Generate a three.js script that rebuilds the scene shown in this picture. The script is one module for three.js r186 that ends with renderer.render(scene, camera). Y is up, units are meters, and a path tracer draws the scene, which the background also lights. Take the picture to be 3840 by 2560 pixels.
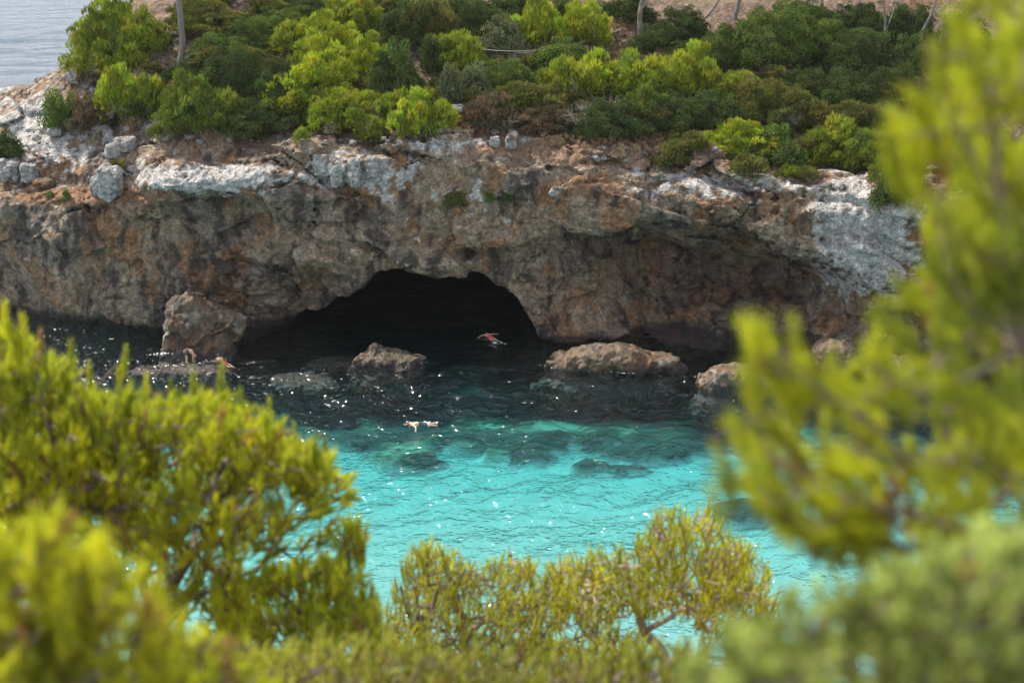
import * as THREE from 'three';
import { mergeGeometries } from 'three/addons/utils/BufferGeometryUtils.js';

// ---------------------------------------------------------------- camera, sky, sun, exposure
const EYE = 30, FOC = 5275, PITCH = THREE.MathUtils.degToRad(16.5), CW = 3840, CH = 2560;   // focal length in photograph pixels
const camera = new THREE.PerspectiveCamera(2 * Math.atan(CH / 2 / FOC) * 180 / Math.PI, 1024 / 682, 0.1, 12000);
camera.position.set(0, EYE, 0);
camera.rotation.x = -PITCH;
camera.focus = 100;
camera.userData.fStop = 3;

const scene = new THREE.Scene();
const sunDir = new THREE.Vector3(-0.52, 0.78, -0.34).normalize();
{   // hazy summer sky: pale at the horizon, soft blue overhead, a broad glow round the sun
  const W = 512, H = 256, d = new Float32Array(W * H * 4), v = new THREE.Vector3();
  for (let j = 0, o = 0; j < H; j++) for (let i = 0; i < W; i++, o += 4) {
    const up = ((j + 0.5) / H - 0.5) * Math.PI, az = ((i + 0.5) / W - 0.5) * 2 * Math.PI;
    v.set(Math.cos(az) * Math.cos(up), Math.sin(up), Math.sin(az) * Math.cos(up));
    const e = Math.max(0, v.y), h = Math.exp(-e * 3.2), a = Math.acos(Math.min(1, v.dot(sunDir))), glow = 2.2 * Math.exp(-a / 0.16) + 0.4 * Math.exp(-a / 0.6);
    d[o] = 0.52 + 0.42 * h + glow; d[o + 1] = 0.6 + 0.47 * h + glow * 0.94; d[o + 2] = 0.76 + 0.48 * h + glow * 0.86; d[o + 3] = 1;
  }
  const t = new THREE.DataTexture(d, W, H, THREE.RGBAFormat, THREE.FloatType); t.mapping = THREE.EquirectangularReflectionMapping; t.magFilter = THREE.LinearFilter; t.needsUpdate = true;
  scene.background = t; scene.environment = t;
}

scene.fog = new THREE.FogExp2(new THREE.Color(0.95, 0.96, 1), 0.00006);

const sun = new THREE.DirectionalLight(new THREE.Color(1, 0.91, 0.78), 4.8);
sun.name = 'sun';
sun.position.copy(sunDir).multiplyScalar(160).add(new THREE.Vector3(0, 0, -100));
sun.target.position.set(0, 0, -100);
sun.castShadow = true;
sun.shadow.mapSize.set(4096, 4096);
Object.assign(sun.shadow.camera, { left: -90, right: 90, top: 90, bottom: -90, near: 1, far: 400 });
scene.add(sun, sun.target);

const renderer = new THREE.WebGLRenderer({ antialias: true });
renderer.setSize(1024, 682);
renderer.toneMapping = THREE.LinearToneMapping;
renderer.toneMappingExposure = 1.46;
renderer.shadowMap.enabled = true;

// ---------------------------------------------------------------- helpers
const { clamp, lerp, smoothstep } = THREE.MathUtils;
const sst = (a, b, x) => { const t = clamp((x - a) / (b - a), 0, 1); return t * t * (3 - 2 * t); };
function rngOf(seed) { let s = seed | 0; return () => { s = (s + 0x6d2b79f5) | 0; let t = Math.imul(s ^ (s >>> 15), 1 | s); t = (t + Math.imul(t ^ (t >>> 7), 61 | t)) ^ t; return ((t ^ (t >>> 14)) >>> 0) / 4294967296; }; }
const PERM = new Uint8Array(512);
{ const r = rngOf(7), p = [...Array(256).keys()]; for (let i = 255; i > 0; i--) { const j = Math.floor(r() * (i + 1)); [p[i], p[j]] = [p[j], p[i]]; } for (let i = 0; i < 512; i++) PERM[i] = p[i & 255]; }
const GX = [1, -1, 1, -1, 1, -1, 1, -1, 0, 0, 0, 0, 1, -1, 0, 0], GY = [1, 1, -1, -1, 0, 0, 0, 0, 1, -1, 1, -1, 1, 1, -1, -1], GZ = [0, 0, 0, 0, 1, 1, -1, -1, 1, 1, -1, -1, 0, 0, 1, -1];
function perlin(x, y, z) {
  const fx = Math.floor(x), fy = Math.floor(y), fz = Math.floor(z), X = fx & 255, Y = fy & 255, Z = fz & 255;
  x -= fx; y -= fy; z -= fz;
  const u = x * x * x * (x * (x * 6 - 15) + 10), v = y * y * y * (y * (y * 6 - 15) + 10), w = z * z * z * (z * (z * 6 - 15) + 10);
  const A = PERM[X] + Y, AA = PERM[A] + Z, AB = PERM[A + 1] + Z, B = PERM[X + 1] + Y, BA = PERM[B] + Z, BB = PERM[B + 1] + Z;
  const g = (h, a, b, c) => { h &= 15; return GX[h] * a + GY[h] * b + GZ[h] * c; };
  const x1 = x - 1, y1 = y - 1, z1 = z - 1;
  const a = g(PERM[AA], x, y, z), b = g(PERM[BA], x1, y, z), c = g(PERM[AB], x, y1, z), d = g(PERM[BB], x1, y1, z);
  const e = g(PERM[AA + 1], x, y, z1), f = g(PERM[BA + 1], x1, y, z1), h = g(PERM[AB + 1], x, y1, z1), i = g(PERM[BB + 1], x1, y1, z1);
  const p = a + u * (b - a), q = c + u * (d - c), r = e + u * (f - e), s = h + u * (i - h), m = p + v * (q - p), n = r + v * (s - r);
  return m + w * (n - m);
}
function fbm(x, y, z, o = 4) { let s = 0, a = 0.5, k = 1; for (let i = 0; i < o; i++) { s += a * perlin(x * k + i * 17.3, y * k - i * 9.1, z * k + i * 4.7); a *= 0.5; k *= 2.03; } return s * 1.6; }
const hsh = (i, j, k) => PERM[(PERM[(PERM[i & 255] + j) & 255] + k) & 255];
const WO = [0, 0, 0];   // worley result: nearest, second nearest, random number of the nearest cell
function worley(x, y, z) {
  const X = Math.floor(x), Y = Math.floor(y), Z = Math.floor(z);
  let d1 = 9, d2 = 9, id = 0;
  for (let i = -1; i < 2; i++) for (let j = -1; j < 2; j++) for (let k = -1; k < 2; k++) {
    const h = hsh(X + i, Y + j, Z + k), a = X + i + PERM[h] / 256 - x, b = Y + j + PERM[h + 61] / 256 - y, c = Z + k + PERM[h + 133] / 256 - z, d = a * a + b * b + c * c;
    if (d < d1) { d2 = d1; d1 = d; id = h; } else if (d < d2) d2 = d;
  }
  WO[0] = Math.sqrt(d1); WO[1] = Math.sqrt(d2); WO[2] = PERM[id + 200] / 256;
}
const SP = Math.sin(PITCH), CP = Math.cos(PITCH);
function at(px, row, D) {   // the point that the photograph shows at (px, row), D metres away over the ground
  const cx = (px - CW / 2) / FOC, cy = (CH / 2 - row) / FOC, dy = cy * CP - SP, dz = cy * SP + CP, k = D / dz;
  return new THREE.Vector3(cx * k, EYE + dy * k, -D);
}
function seen(x, y, z) { const h = EYE - y, c = CP * -z + SP * h; return [CW / 2 + FOC * x / c, CH / 2 - FOC * (SP * -z - CP * h) / c]; }
const onWater = (px, row, y = 0) => { const p = at(px, row, 100); return at(px, row, 100 * (EYE - y) / (EYE - p.y)); };
function table(pts, x) { let i = 0; while (i < pts.length - 2 && x > pts[i + 1][0]) i++; const [a, b] = [pts[i], pts[i + 1]], t = clamp((x - a[0]) / (b[0] - a[0]), 0, 1); return a[1] + (b[1] - a[1]) * t; }

const used = {};
function numbered(n) { const k = used[n] = (used[n] ?? -1) + 1; return k ? `${n}_${String(k).padStart(3, '0')}` : n; }
function dress(o) { o.traverse((m) => { if (m.isMesh) { m.castShadow = true; m.receiveShadow = true; } }); return o; }
function tag(o, label, category, group, kind) { if (label) o.userData.label = label; if (category) o.userData.category = category; if (group) o.userData.group = group; if (kind) o.userData.kind = kind; return o; }
function thing(name, label, category, pos, group) { const g = new THREE.Group(); g.name = numbered(name); if (pos) g.position.copy(pos); scene.add(g); return tag(g, label, category, group); }
function part(name, geo, mat, parent, kind) { const m = new THREE.Mesh(geo, mat); m.name = name; if (kind) m.userData.kind = kind; m.castShadow = m.receiveShadow = true; parent.add(m); return m; }
function single(name, geo, mat, label, category, group) { const m = new THREE.Mesh(geo, mat); m.name = numbered(name); m.castShadow = m.receiveShadow = true; scene.add(m); return tag(m, label, category, group); }
function structure(name, geo, mat) { const m = new THREE.Mesh(geo, mat); m.name = name; m.userData.kind = 'structure'; m.castShadow = m.receiveShadow = true; scene.add(m); return m; }

// closed surface where F changes sign (F < 0 is solid), on a grid with its own coordinates along each axis
function surfaceNets(X, Y, Z, F) {
  const nx = X.length, ny = Y.length, nz = Z.length, sy = nx, sz = nx * ny, pos = [], idx = [];
  let prev = new Int32Array(nx * ny), cur = new Int32Array(nx * ny);
  for (let k = 0; k < nz - 1; k++) {
    [prev, cur] = [cur, prev]; cur.fill(-1);
    for (let j = 0; j < ny - 1; j++) for (let i = 0; i < nx - 1; i++) {
      const o = i + j * sy + k * sz;
      const v0 = F[o], v1 = F[o + 1], v2 = F[o + sy], v3 = F[o + sy + 1], v4 = F[o + sz], v5 = F[o + sz + 1], v6 = F[o + sz + sy], v7 = F[o + sz + sy + 1];
      const m = (v0 < 0) + (v1 < 0) + (v2 < 0) + (v3 < 0) + (v4 < 0) + (v5 < 0) + (v6 < 0) + (v7 < 0);
      if (m === 0 || m === 8) continue;
      let n = 0, x = 0, y = 0, z = 0;
      const e = (a, b, ax, ay, az, dx, dy, dz) => { if ((a < 0) !== (b < 0)) { const t = a / (a - b); x += ax + t * dx; y += ay + t * dy; z += az + t * dz; n++; } };
      e(v0, v1, 0, 0, 0, 1, 0, 0); e(v2, v3, 0, 1, 0, 1, 0, 0); e(v4, v5, 0, 0, 1, 1, 0, 0); e(v6, v7, 0, 1, 1, 1, 0, 0);
      e(v0, v2, 0, 0, 0, 0, 1, 0); e(v1, v3, 1, 0, 0, 0, 1, 0); e(v4, v6, 0, 0, 1, 0, 1, 0); e(v5, v7, 1, 0, 1, 0, 1, 0);
      e(v0, v4, 0, 0, 0, 0, 0, 1); e(v1, v5, 1, 0, 0, 0, 0, 1); e(v2, v6, 0, 1, 0, 0, 0, 1); e(v3, v7, 1, 1, 0, 0, 0, 1);
      x /= n; y /= n; z /= n;
      cur[i + j * sy] = pos.length / 3;
      pos.push(X[i] + (X[i + 1] - X[i]) * x, Y[j] + (Y[j + 1] - Y[j]) * y, Z[k] + (Z[k + 1] - Z[k]) * z);
      const q = (a, b, c, d, flip) => { if (a < 0 || b < 0 || c < 0 || d < 0) return; if (flip) idx.push(a, c, b, a, d, c); else idx.push(a, b, c, a, c, d); };
      const here = cur[i + j * sy];
      if (i > 0 && j > 0 && (v0 < 0) !== (v4 < 0)) q(here, cur[i - 1 + j * sy], cur[i - 1 + (j - 1) * sy], cur[i + (j - 1) * sy], v0 >= 0);
      if (i > 0 && k > 0 && (v0 < 0) !== (v2 < 0)) q(here, prev[i + j * sy], prev[i - 1 + j * sy], cur[i - 1 + j * sy], v0 >= 0);
      if (j > 0 && k > 0 && (v0 < 0) !== (v1 < 0)) q(here, cur[i + (j - 1) * sy], prev[i + (j - 1) * sy], prev[i + j * sy], v0 >= 0);
    }
  }
  const g = new THREE.BufferGeometry();
  g.setAttribute('position', new THREE.BufferAttribute(Float32Array.from(pos), 3));
  g.setIndex(new THREE.BufferAttribute(Uint32Array.from(idx), 1));
  g.computeVertexNormals();
  return g;
}
const steps = (a, b, h) => { const n = Math.max(2, Math.round((b - a) / h) + 1); return Float32Array.from({ length: n }, (_, i) => a + (b - a) * i / (n - 1)); };
function polygonize(f, lo, hi, h) {
  const X = steps(lo[0], hi[0], h), Y = steps(lo[1], hi[1], h), Z = steps(lo[2], hi[2], h), F = new Float32Array(X.length * Y.length * Z.length);
  let o = 0;
  for (const z of Z) for (const y of Y) for (const x of X) F[o++] = f(x, y, z);
  return surfaceNets(X, Y, Z, F);
}
// uv in tiles of `size` metres from the plane each face lies nearest to; colour from a function
function finish(g, size, colour) {
  const P = g.attributes.position.array, N = g.attributes.normal.array, I = g.index.array, n = P.length / 3, map = new Int32Array(P.length).fill(-1), src = [], axis = [], out = new Uint32Array(I.length);
  for (let t = 0; t < I.length; t += 3) {
    const a = I[t] * 3, b = I[t + 1] * 3, c = I[t + 2] * 3;
    const ux = P[b] - P[a], uy = P[b + 1] - P[a + 1], uz = P[b + 2] - P[a + 2], vx = P[c] - P[a], vy = P[c + 1] - P[a + 1], vz = P[c + 2] - P[a + 2];
    const x = Math.abs(uy * vz - uz * vy), y = Math.abs(uz * vx - ux * vz), z = Math.abs(ux * vy - uy * vx), ax = x > y && x > z ? 0 : y > z ? 1 : 2;
    for (let k = 0; k < 3; k++) { const key = I[t + k] * 3 + ax; let v = map[key]; if (v < 0) { v = src.length; map[key] = v; src.push(I[t + k]); axis.push(ax); } out[t + k] = v; }
  }
  const m = src.length, p = new Float32Array(m * 3), nn = new Float32Array(m * 3), uv = new Float32Array(m * 2), col = new Float32Array(m * 3), cache = new Float32Array(n * 3).fill(-1), C = [0, 0, 0];
  for (let i = 0; i < m; i++) {
    const s = src[i] * 3;
    for (let k = 0; k < 3; k++) { p[i * 3 + k] = P[s + k]; nn[i * 3 + k] = N[s + k]; }
    const [x, y, z] = [P[s], P[s + 1], P[s + 2]];
    uv[i * 2] = (axis[i] === 0 ? z : x) / size; uv[i * 2 + 1] = (axis[i] === 1 ? z : y) / size;
    if (cache[s] < 0) { colour(C, x, y, z); cache[s] = C[0]; cache[s + 1] = C[1]; cache[s + 2] = C[2]; }
    for (let k = 0; k < 3; k++) col[i * 3 + k] = cache[s + k];
  }
  const r = new THREE.BufferGeometry();
  r.setAttribute('position', new THREE.BufferAttribute(p, 3)); r.setAttribute('normal', new THREE.BufferAttribute(nn, 3)); r.setAttribute('uv', new THREE.BufferAttribute(uv, 2)); r.setAttribute('color', new THREE.BufferAttribute(col, 3));
  r.setIndex(new THREE.BufferAttribute(out, 1));
  return r;
}
function dataTexture(n, f, srgb) {
  const d = new Uint8Array(n * n * 4), c = [0, 0, 0];
  for (let j = 0, o = 0; j < n; j++) for (let i = 0; i < n; i++, o += 4) { f(c, i / n, j / n); d[o] = clamp(c[0], 0, 1) * 255; d[o + 1] = clamp(c[1], 0, 1) * 255; d[o + 2] = clamp(c[2], 0, 1) * 255; d[o + 3] = 255; }
  const t = new THREE.DataTexture(d, n, n); t.wrapS = t.wrapT = THREE.RepeatWrapping; t.magFilter = THREE.LinearFilter; t.minFilter = THREE.LinearMipmapLinearFilter; t.generateMipmaps = true;
  if (srgb) t.colorSpace = THREE.SRGBColorSpace; t.needsUpdate = true; return t;
}
// noise that repeats after one unit: points of a torus in a 3-D noise would need four axes, so the lattice itself is wrapped
function tile(x, y, f, s) {
  x *= f; y *= f; const X = Math.floor(x), Y = Math.floor(y), a = x - X, b = y - Y, u = a * a * (3 - 2 * a), v = b * b * (3 - 2 * b);
  const g = (i, j, p, q) => { const h = hsh(((i % f) + f) % f, ((j % f) + f) % f, s) * 0.02454369; return Math.cos(h) * p + Math.sin(h) * q; };
  return lerp(lerp(g(X, Y, a, b), g(X + 1, Y, a - 1, b), u), lerp(g(X, Y + 1, a, b - 1), g(X + 1, Y + 1, a - 1, b - 1), u), v) * 1.4;
}
const tfbm = (x, y, f, o, s) => { let r = 0, a = 0.5; for (let i = 0; i < o; i++) { r += a * tile(x, y, f << i, s + i * 31); a *= 0.55; } return r; };

// ---------------------------------------------------------------- materials of the setting
const lap = () => {};
const rockBump = dataTexture(768, (c, x, y) => {
  const wx = x + 0.03 * tfbm(x, y, 5, 3, 3), wy = y + 0.03 * tfbm(x, y, 5, 3, 77), crack = Math.abs(tfbm(wx, wy, 6, 4, 9)), pits = tfbm(x, y, 48, 3, 21);
  const v = 0.5 + 0.55 * tfbm(wx, wy, 8, 6, 40) - 0.22 * (1 - sst(0, 0.05, crack)) - 0.35 * sst(0.12, 0.35, pits);
  c[0] = c[1] = c[2] = v;
});
const rockTone = dataTexture(512, (c, x, y) => {
  const a = tfbm(x, y, 7, 6, 140), b = tfbm(x, y, 31, 4, 150), s = sst(0.2, 0.42, tfbm(x, y, 60, 3, 160)), d = sst(0.18, 0.4, tfbm(x, y, 40, 4, 170));
  const v = 0.8 + 0.3 * a + 0.15 * b + 0.14 * s - 0.26 * d;
  c[0] = v; c[1] = v * (0.985 + 0.05 * b); c[2] = v * (0.97 + 0.08 * b);
}, true);
lap('textures');
const rockMat = new THREE.MeshStandardMaterial({ vertexColors: true, map: rockTone, bumpMap: rockBump, bumpScale: 0.4, roughness: 0.93 });
const crispRockMat = rockMat.clone(); crispRockMat.flatShading = true;
const wetRockMat = new THREE.MeshStandardMaterial({ vertexColors: true, map: rockTone, bumpMap: rockBump, bumpScale: 0.1, roughness: 0.62 });

// ---------------------------------------------------------------- the cliff and the hillside behind it
// columns of the photograph: [px, depths where the soil starts, profile from the water up as [row, metres away]]
const HILL = [[310, 112.5], [150, 119.5], [0, 127.5], [-130, 140], [-160, 165]];
const COLS = [
  [-500, 140, [[1110, 116], [1090, 115], [1000, 114], [920, 113.6], [860, 113.4], [815, 113.5], [790, 114], [760, 115.5], [700, 116], [640, 118], [580, 120], [560, 122], [550, 124], [['y', 4], 129], [['y', -8], 134]]],
  [-150, 138, [[1125, 113], [1105, 112.2], [1010, 111.2], [910, 110.8], [830, 110.7], [780, 110.8], [760, 111.4], [720, 113.2], [630, 114], [560, 116], [480, 118.5], [440, 121], [425, 122.5], [['y', 10], 127], [['y', -8], 136]]],
  [20, 134, [[1140, 111], [1120, 110.3], [1000, 109.3], [900, 108.8], [820, 108.6], [770, 108.5], [745, 109.2], [700, 111.4], [600, 112.2], [520, 114.5], [430, 117.5], [375, 120.5], [345, 122.5], [['y', 13], 128], [['y', -8], 142]]],
  [240, 132, [[1175, 107.5], [1150, 106.8], [1030, 106], [930, 105.8], [850, 105.9], [790, 106.1], [760, 106.9], [705, 109.8], [610, 110.5], [530, 112.5], [400, 116.5], [290, 121.5], [225, 125], [['y', 16], 132], [['y', -8], 148]]],
  [430, 124, [[1200, 105.7], [1175, 105], [1060, 104.3], [960, 104.2], [880, 104.4], [810, 104.7], [772, 105.4], [720, 107.8], [640, 108.2], [520, 110.2], [380, 115], [230, 120.5], [70, 127.5], [20, 132], [['y', 10], 150]]],
  [600, 108.5, [[1213, 104.9], [1190, 104.3], [1080, 103.6], [970, 103.5], [880, 103.9], [790, 104.8], [738, 102.6], [690, 101.9], [645, 103.1], [560, 106.5], [390, 112.5], [220, 119], [40, 127], [-60, 134], [-80, 155]]],
  [900, 105.5, [[1205, 105.2], [1180, 104.6], [1090, 103.5], [960, 103.1], [840, 104.4], [752, 104.2], [728, 101.3], [672, 101.1], [610, 102.8], [560, 105.5], ...HILL]],
  [1180, 105.3, [[1180, 106.8], [1165, 106.4], [1075, 105.4], [1005, 102.6], [968, 101], [840, 102.2], [720, 102], [640, 102], [590, 103.2], [545, 105], ...HILL]],
  [1500, 105, [[1280, 101.6], [1200, 101.6], [1060, 101.2], [990, 100.9], [940, 101.1], [820, 101.7], [680, 102.2], [600, 102.5], [545, 103.1], [505, 104.5], ...HILL]],
  [1900, 104.8, [[1272, 102], [1180, 102], [1060, 101.7], [985, 101.4], [930, 101.4], [820, 101.6], [690, 102], [600, 102.4], [550, 103.1], [515, 104.5], ...HILL]],
  [2180, 104.4, [[1255, 103], [1262, 101.6], [1140, 102.6], [1030, 103.6], [930, 103.8], [825, 101.5], [720, 101.2], [640, 101.9], [580, 102.8], [535, 104.5], ...HILL]],
  [2450, 104.4, [[1250, 104], [1262, 102.4], [1170, 106], [1020, 108.6], [915, 108], [805, 100.5], [720, 100.1], [660, 101.3], [610, 102.4], [560, 104.4], ...HILL]],
  [2750, 104, [[1270, 102.8], [1288, 101.2], [1185, 105.2], [1040, 108.4], [955, 107.8], [845, 99.3], [760, 98.8], [700, 100.2], [645, 101.5], [590, 104], ...HILL]],
  [3030, 103.6, [[1300, 101], [1312, 99.4], [1200, 103], [1100, 105], [1030, 104.2], [910, 97.9], [800, 97.4], [730, 98.4], [680, 99.8], [610, 103.2], ...HILL]],
  [3260, 103, [[1348, 97.9], [1322, 97.6], [1200, 98.2], [1080, 97.6], [980, 97.2], [880, 96.9], [800, 96.8], [735, 97.4], [690, 98.8], [620, 102.5], ...HILL]],
  [3500, 102.5, [[1358, 97.3], [1330, 97], [1200, 97], [1080, 96.6], [980, 96.4], [880, 96.4], [800, 96.6], [735, 97.2], [690, 98.6], [620, 102], ...HILL]],
  [4300, 101, [[1400, 95], [1370, 94.7], [1200, 94.5], [1080, 94.3], [980, 94.2], [880, 94.2], [800, 94.4], [735, 95], [690, 96.5], [620, 100], ...HILL]],
];
const TX = steps(-54, 54, 0.165), TY = Float32Array.from([...steps(-6, 0, 0.3).slice(0, -1), ...steps(0, 15.6, 0.145), ...steps(15.6, 30, 0.3).slice(1)]);
const TZ = Float32Array.from([...steps(-165, -114, 0.5).slice(0, -1), ...steps(-114, -92, 0.17)]);   // from far to near
const colU = COLS.map((c) => c[0]), soilD = COLS.map((c) => [c[0], c[1]]), colF = [];
for (const [u, , pts] of COLS) {
  const L = pts.map(([r, D]) => (Array.isArray(r) ? [r[1], D] : [at(u, r, D).y, D]));
  L.unshift([-9, L[0][1] + 0.3], [-1.6, L[0][1] + 0.8]);
  const poly = [...L, [L[L.length - 1][0], 220], [-9, 220]], A = new Float32Array(TY.length * TZ.length);
  for (let k = 0; k < TZ.length; k++) for (let j = 0; j < TY.length; j++) {
    const y = TY[j], d = -TZ[k];
    let best = 1e9, inside = false;
    for (let i = 0; i < L.length - 1; i++) { const [ay, ad] = L[i], ey = L[i + 1][0] - ay, ed = L[i + 1][1] - ad, t = clamp(((y - ay) * ey + (d - ad) * ed) / (ey * ey + ed * ed), 0, 1), p = y - ay - t * ey, q = d - ad - t * ed; best = Math.min(best, p * p + q * q); }
    for (let i = 0, n = poly.length, j2 = n - 1; i < n; j2 = i++) { const [ay, ad] = poly[i], [by, bd] = poly[j2]; if ((ay > y) !== (by > y) && d < (bd - ad) * (y - ay) / (by - ay) + ad) inside = !inside; }
    A[j + k * TY.length] = Math.sqrt(best) * (inside ? -1 : 1);
  }
  colF.push(A);
}
lap('columns');
const ARCH = [[900, 1345], [1040, 1280], [1170, 1218], [1285, 1138], [1368, 1066], [1430, 1022], [1560, 1013], [1700, 1018], [1840, 1042], [1895, 1085], [1945, 1140], [1985, 1195], [2003, 1235], [2022, 1285]].map(([u, r]) => [u, at(u, r, 101.5).y]);
const soilAt = (u, D, n, y) => sst(-0.9, 0.9, D - table(soilD, u) + n * 1.6) * sst(10.8, 11.8, y + n);
const PITS = [[1755, 962, 101.2, 1.1, 0.55, 1.4], [2880, 1035, 106.8, 1.2, 1.2, 1.8], [2985, 1090, 105, 1.5, 1.0, 2], [2640, 1115, 107, 2.4, 0.9, 1.4], [2420, 900, 107.5, 1.6, 0.5, 1], [520, 860, 104.2, 0.7, 0.7, 0.5], [760, 1010, 103.4, 1.2, 0.8, 0.5], [1180, 800, 101.8, 0.5, 0.9, 0.5], [300, 1110, 105.8, 0.5, 1.2, 0.7]].map(([u, r, D, a, b, c]) => [at(u, r, D), a, b, c]);
function rockDetail(x, y, z, u, D, amount) {
  const wx = x + 0.9 * perlin(x / 3.3, y / 3.3, z / 3.3 + 5), wy = y + 0.7 * perlin(x / 2.7 + 9, y / 2.7, z / 2.7), wz = z + 0.7 * perlin(x / 3, y / 3 + 3, z / 3);
  let h = 0.95 * perlin(x / 9, y / 6, z / 9 + 2) + 0.62 * perlin(wx / 3.9, wy / 2.8, wz / 3.9);
  const broken = sst(-0.05, 0.3, perlin(x / 6.5 + 60, y / 4, z / 6.5)), busy = sst(-0.25, 0.35, perlin(x / 6 + 40, y / 4, z / 6));
  worley(wx / 5.2 + 0.12 * wy, wy / 2.7, wz / 5.2);
  h += (WO[2] - 0.5) * 1.15 - 0.55 * (1 - sst(0, 0.07, WO[1] - WO[0])) * broken;
  worley(wx / 1.9 + 7, wy / 1.0 + 0.2 * wx, wz / 1.9);
  h += ((WO[2] - 0.5) * 0.6 - 0.22 * (1 - sst(0, 0.1, WO[1] - WO[0]))) * (0.2 + 0.8 * busy) * (0.4 + 0.6 * broken);
  // beds of rock that stand out or have worn back, each by its own amount
  const s = y * 1.25 + 0.17 * x * sst(2200, 2900, u) + 1.1 * perlin(x / 8, y / 5, z / 8) + 0.35 * perlin(x / 2, y / 2, z / 2), bed = Math.floor(s), q = s - bed, out = (k) => perlin(k * 5.37 + 0.3, x / 4.5 + k * 3.1, z / 4.5);
  h += (0.3 + 0.45 * sst(1900, 2400, u)) * (lerp(out(bed), out(bed + 1), sst(0.8, 1, q)) - 0.35 * (1 - sst(0, 0.14, q)) * sst(-0.1, 0.25, out(bed + 40)));
  worley(x / 0.62, y / 0.55, z / 0.62); h -= 0.2 * sst(0.34, 0.12, WO[0]) * busy;
  h += 0.12 * (1 - 2.4 * Math.abs(perlin(x / 1.1, y / 0.9, z / 1.1))) * busy + 0.1 * perlin(x / 0.5, y / 0.5, z / 0.5) + 0.07 * perlin(x / 0.24, y / 0.3, z / 0.24);
  if (u > 2950) { const k = sst(2950, 3150, u); h += k * (0.3 * perlin(x / 1.6, y / 1.3, z / 1.6 + 8) - 0.3 * sst(0.25, 0.5, perlin(x / 0.8, y / 0.9, z / 0.8 + 3))); }
  h += 0.1 * (1 - 2.4 * Math.abs(perlin(x / 1.1, y / 0.9, z / 1.1))) * busy + 0.09 * perlin(x / 0.5, y / 0.5, z / 0.5) + 0.06 * perlin(x / 0.24, y / 0.3, z / 0.24);
  return h * amount - 0.1;
}
const TF = new Float32Array(TX.length * TY.length * TZ.length), zf = new Float32Array(1);
for (let k = 0, o = 0; k < TZ.length; k++) {
  const z = TZ[k], D = -z;
  for (let j = 0; j < TY.length; j++) {
    const y = TY[j], c = CP * D + SP * (EYE - y), at2 = j + k * TY.length, ku = FOC / c;
    let col = 0;
    for (let i = 0; i < TX.length; i++, o++) {
      const x = TX[i], u = CW / 2 + x * ku;
      while (col < colU.length - 2 && u > colU[col + 1]) col++;
      let t = clamp((u - colU[col]) / (colU[col + 1] - colU[col]), 0, 1); t = lerp(t, t * t * (3 - 2 * t), 0.6);
      let f = colF[col][at2] * (1 - t) + colF[col + 1][at2] * t;
      if (f > -1.7 && f < 1.9 && u > -350 && u < 4100) {
        const soil = soilAt(u, D, perlin(x / 3, y / 3, z / 3), y);
        let h = soil < 1 ? rockDetail(x, y, z, u, D, 1 - 0.15 * sst(0, 1, soil)) * (1 - soil) : 0;
        if (soil > 0) h += soil * (0.45 * perlin(x / 4, 1.5, z / 4) + 0.16 * perlin(x / 1.1, 4, z / 1.1) + 0.05 * perlin(x / 0.4, y / 0.4, z / 0.4));
        f -= h;
        for (const [p, a, b, e] of PITS) { const q = ((x - p.x) / a) ** 2 + ((y - p.y) / b) ** 2 + ((z - p.z) / e) ** 2; if (q < 2.2) f = Math.max(f, (1 - Math.sqrt(q)) * Math.min(a, b) + 0.15 * perlin(x, y, z)); }
      }
      if (u > 820 && u < 2110 && D > 97 && D < 138 && y < 8) {   // the cave
        const n = 0.8 * perlin(x / 2.4, y / 2.4, z / 2.4) + 0.55 * perlin(x / 0.9, y / 0.9, z / 0.9) + 0.12 * perlin(x / 0.4, y / 0.4, z / 0.4);
        const roof = table(ARCH, u) - Math.max(0, D - 103) * 0.06, side = Math.min((u - 900) / ku, (2022 - u) / ku);
        f = Math.max(f, Math.min(roof - y + n * 0.85, side + n * 0.5 + 0.4, 136 - D + n, D - 97));
      }
      TF[o] = f;
    }
  }
}
lap('field');
const idxOf = (A, v) => { let a = 0, b = A.length - 1; while (b - a > 1) { const m = (a + b) >> 1; if (A[m] <= v) a = m; else b = m; } return a; };
function fieldAt(x, y, z) { if (x < TX[0] || x > TX[TX.length - 1] || z < TZ[0] || z > TZ[TZ.length - 1] || y < TY[0]) return 1; if (y > TY[TY.length - 1]) return 1; return TF[idxOf(TX, x) + TX.length * (idxOf(TY, y) + TY.length * idxOf(TZ, z))]; }
function ground(px, row) { for (let D = 92; D < 164; D += 0.1) { const p = at(px, row, D); if (fieldAt(p.x, p.y, p.z) < 0) return p; } return null; }
function dropTo(x, z, from = 29) { for (let y = from; y > -5; y -= 0.08) if (fieldAt(x, y, z) < 0) return y; return -5; }

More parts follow.
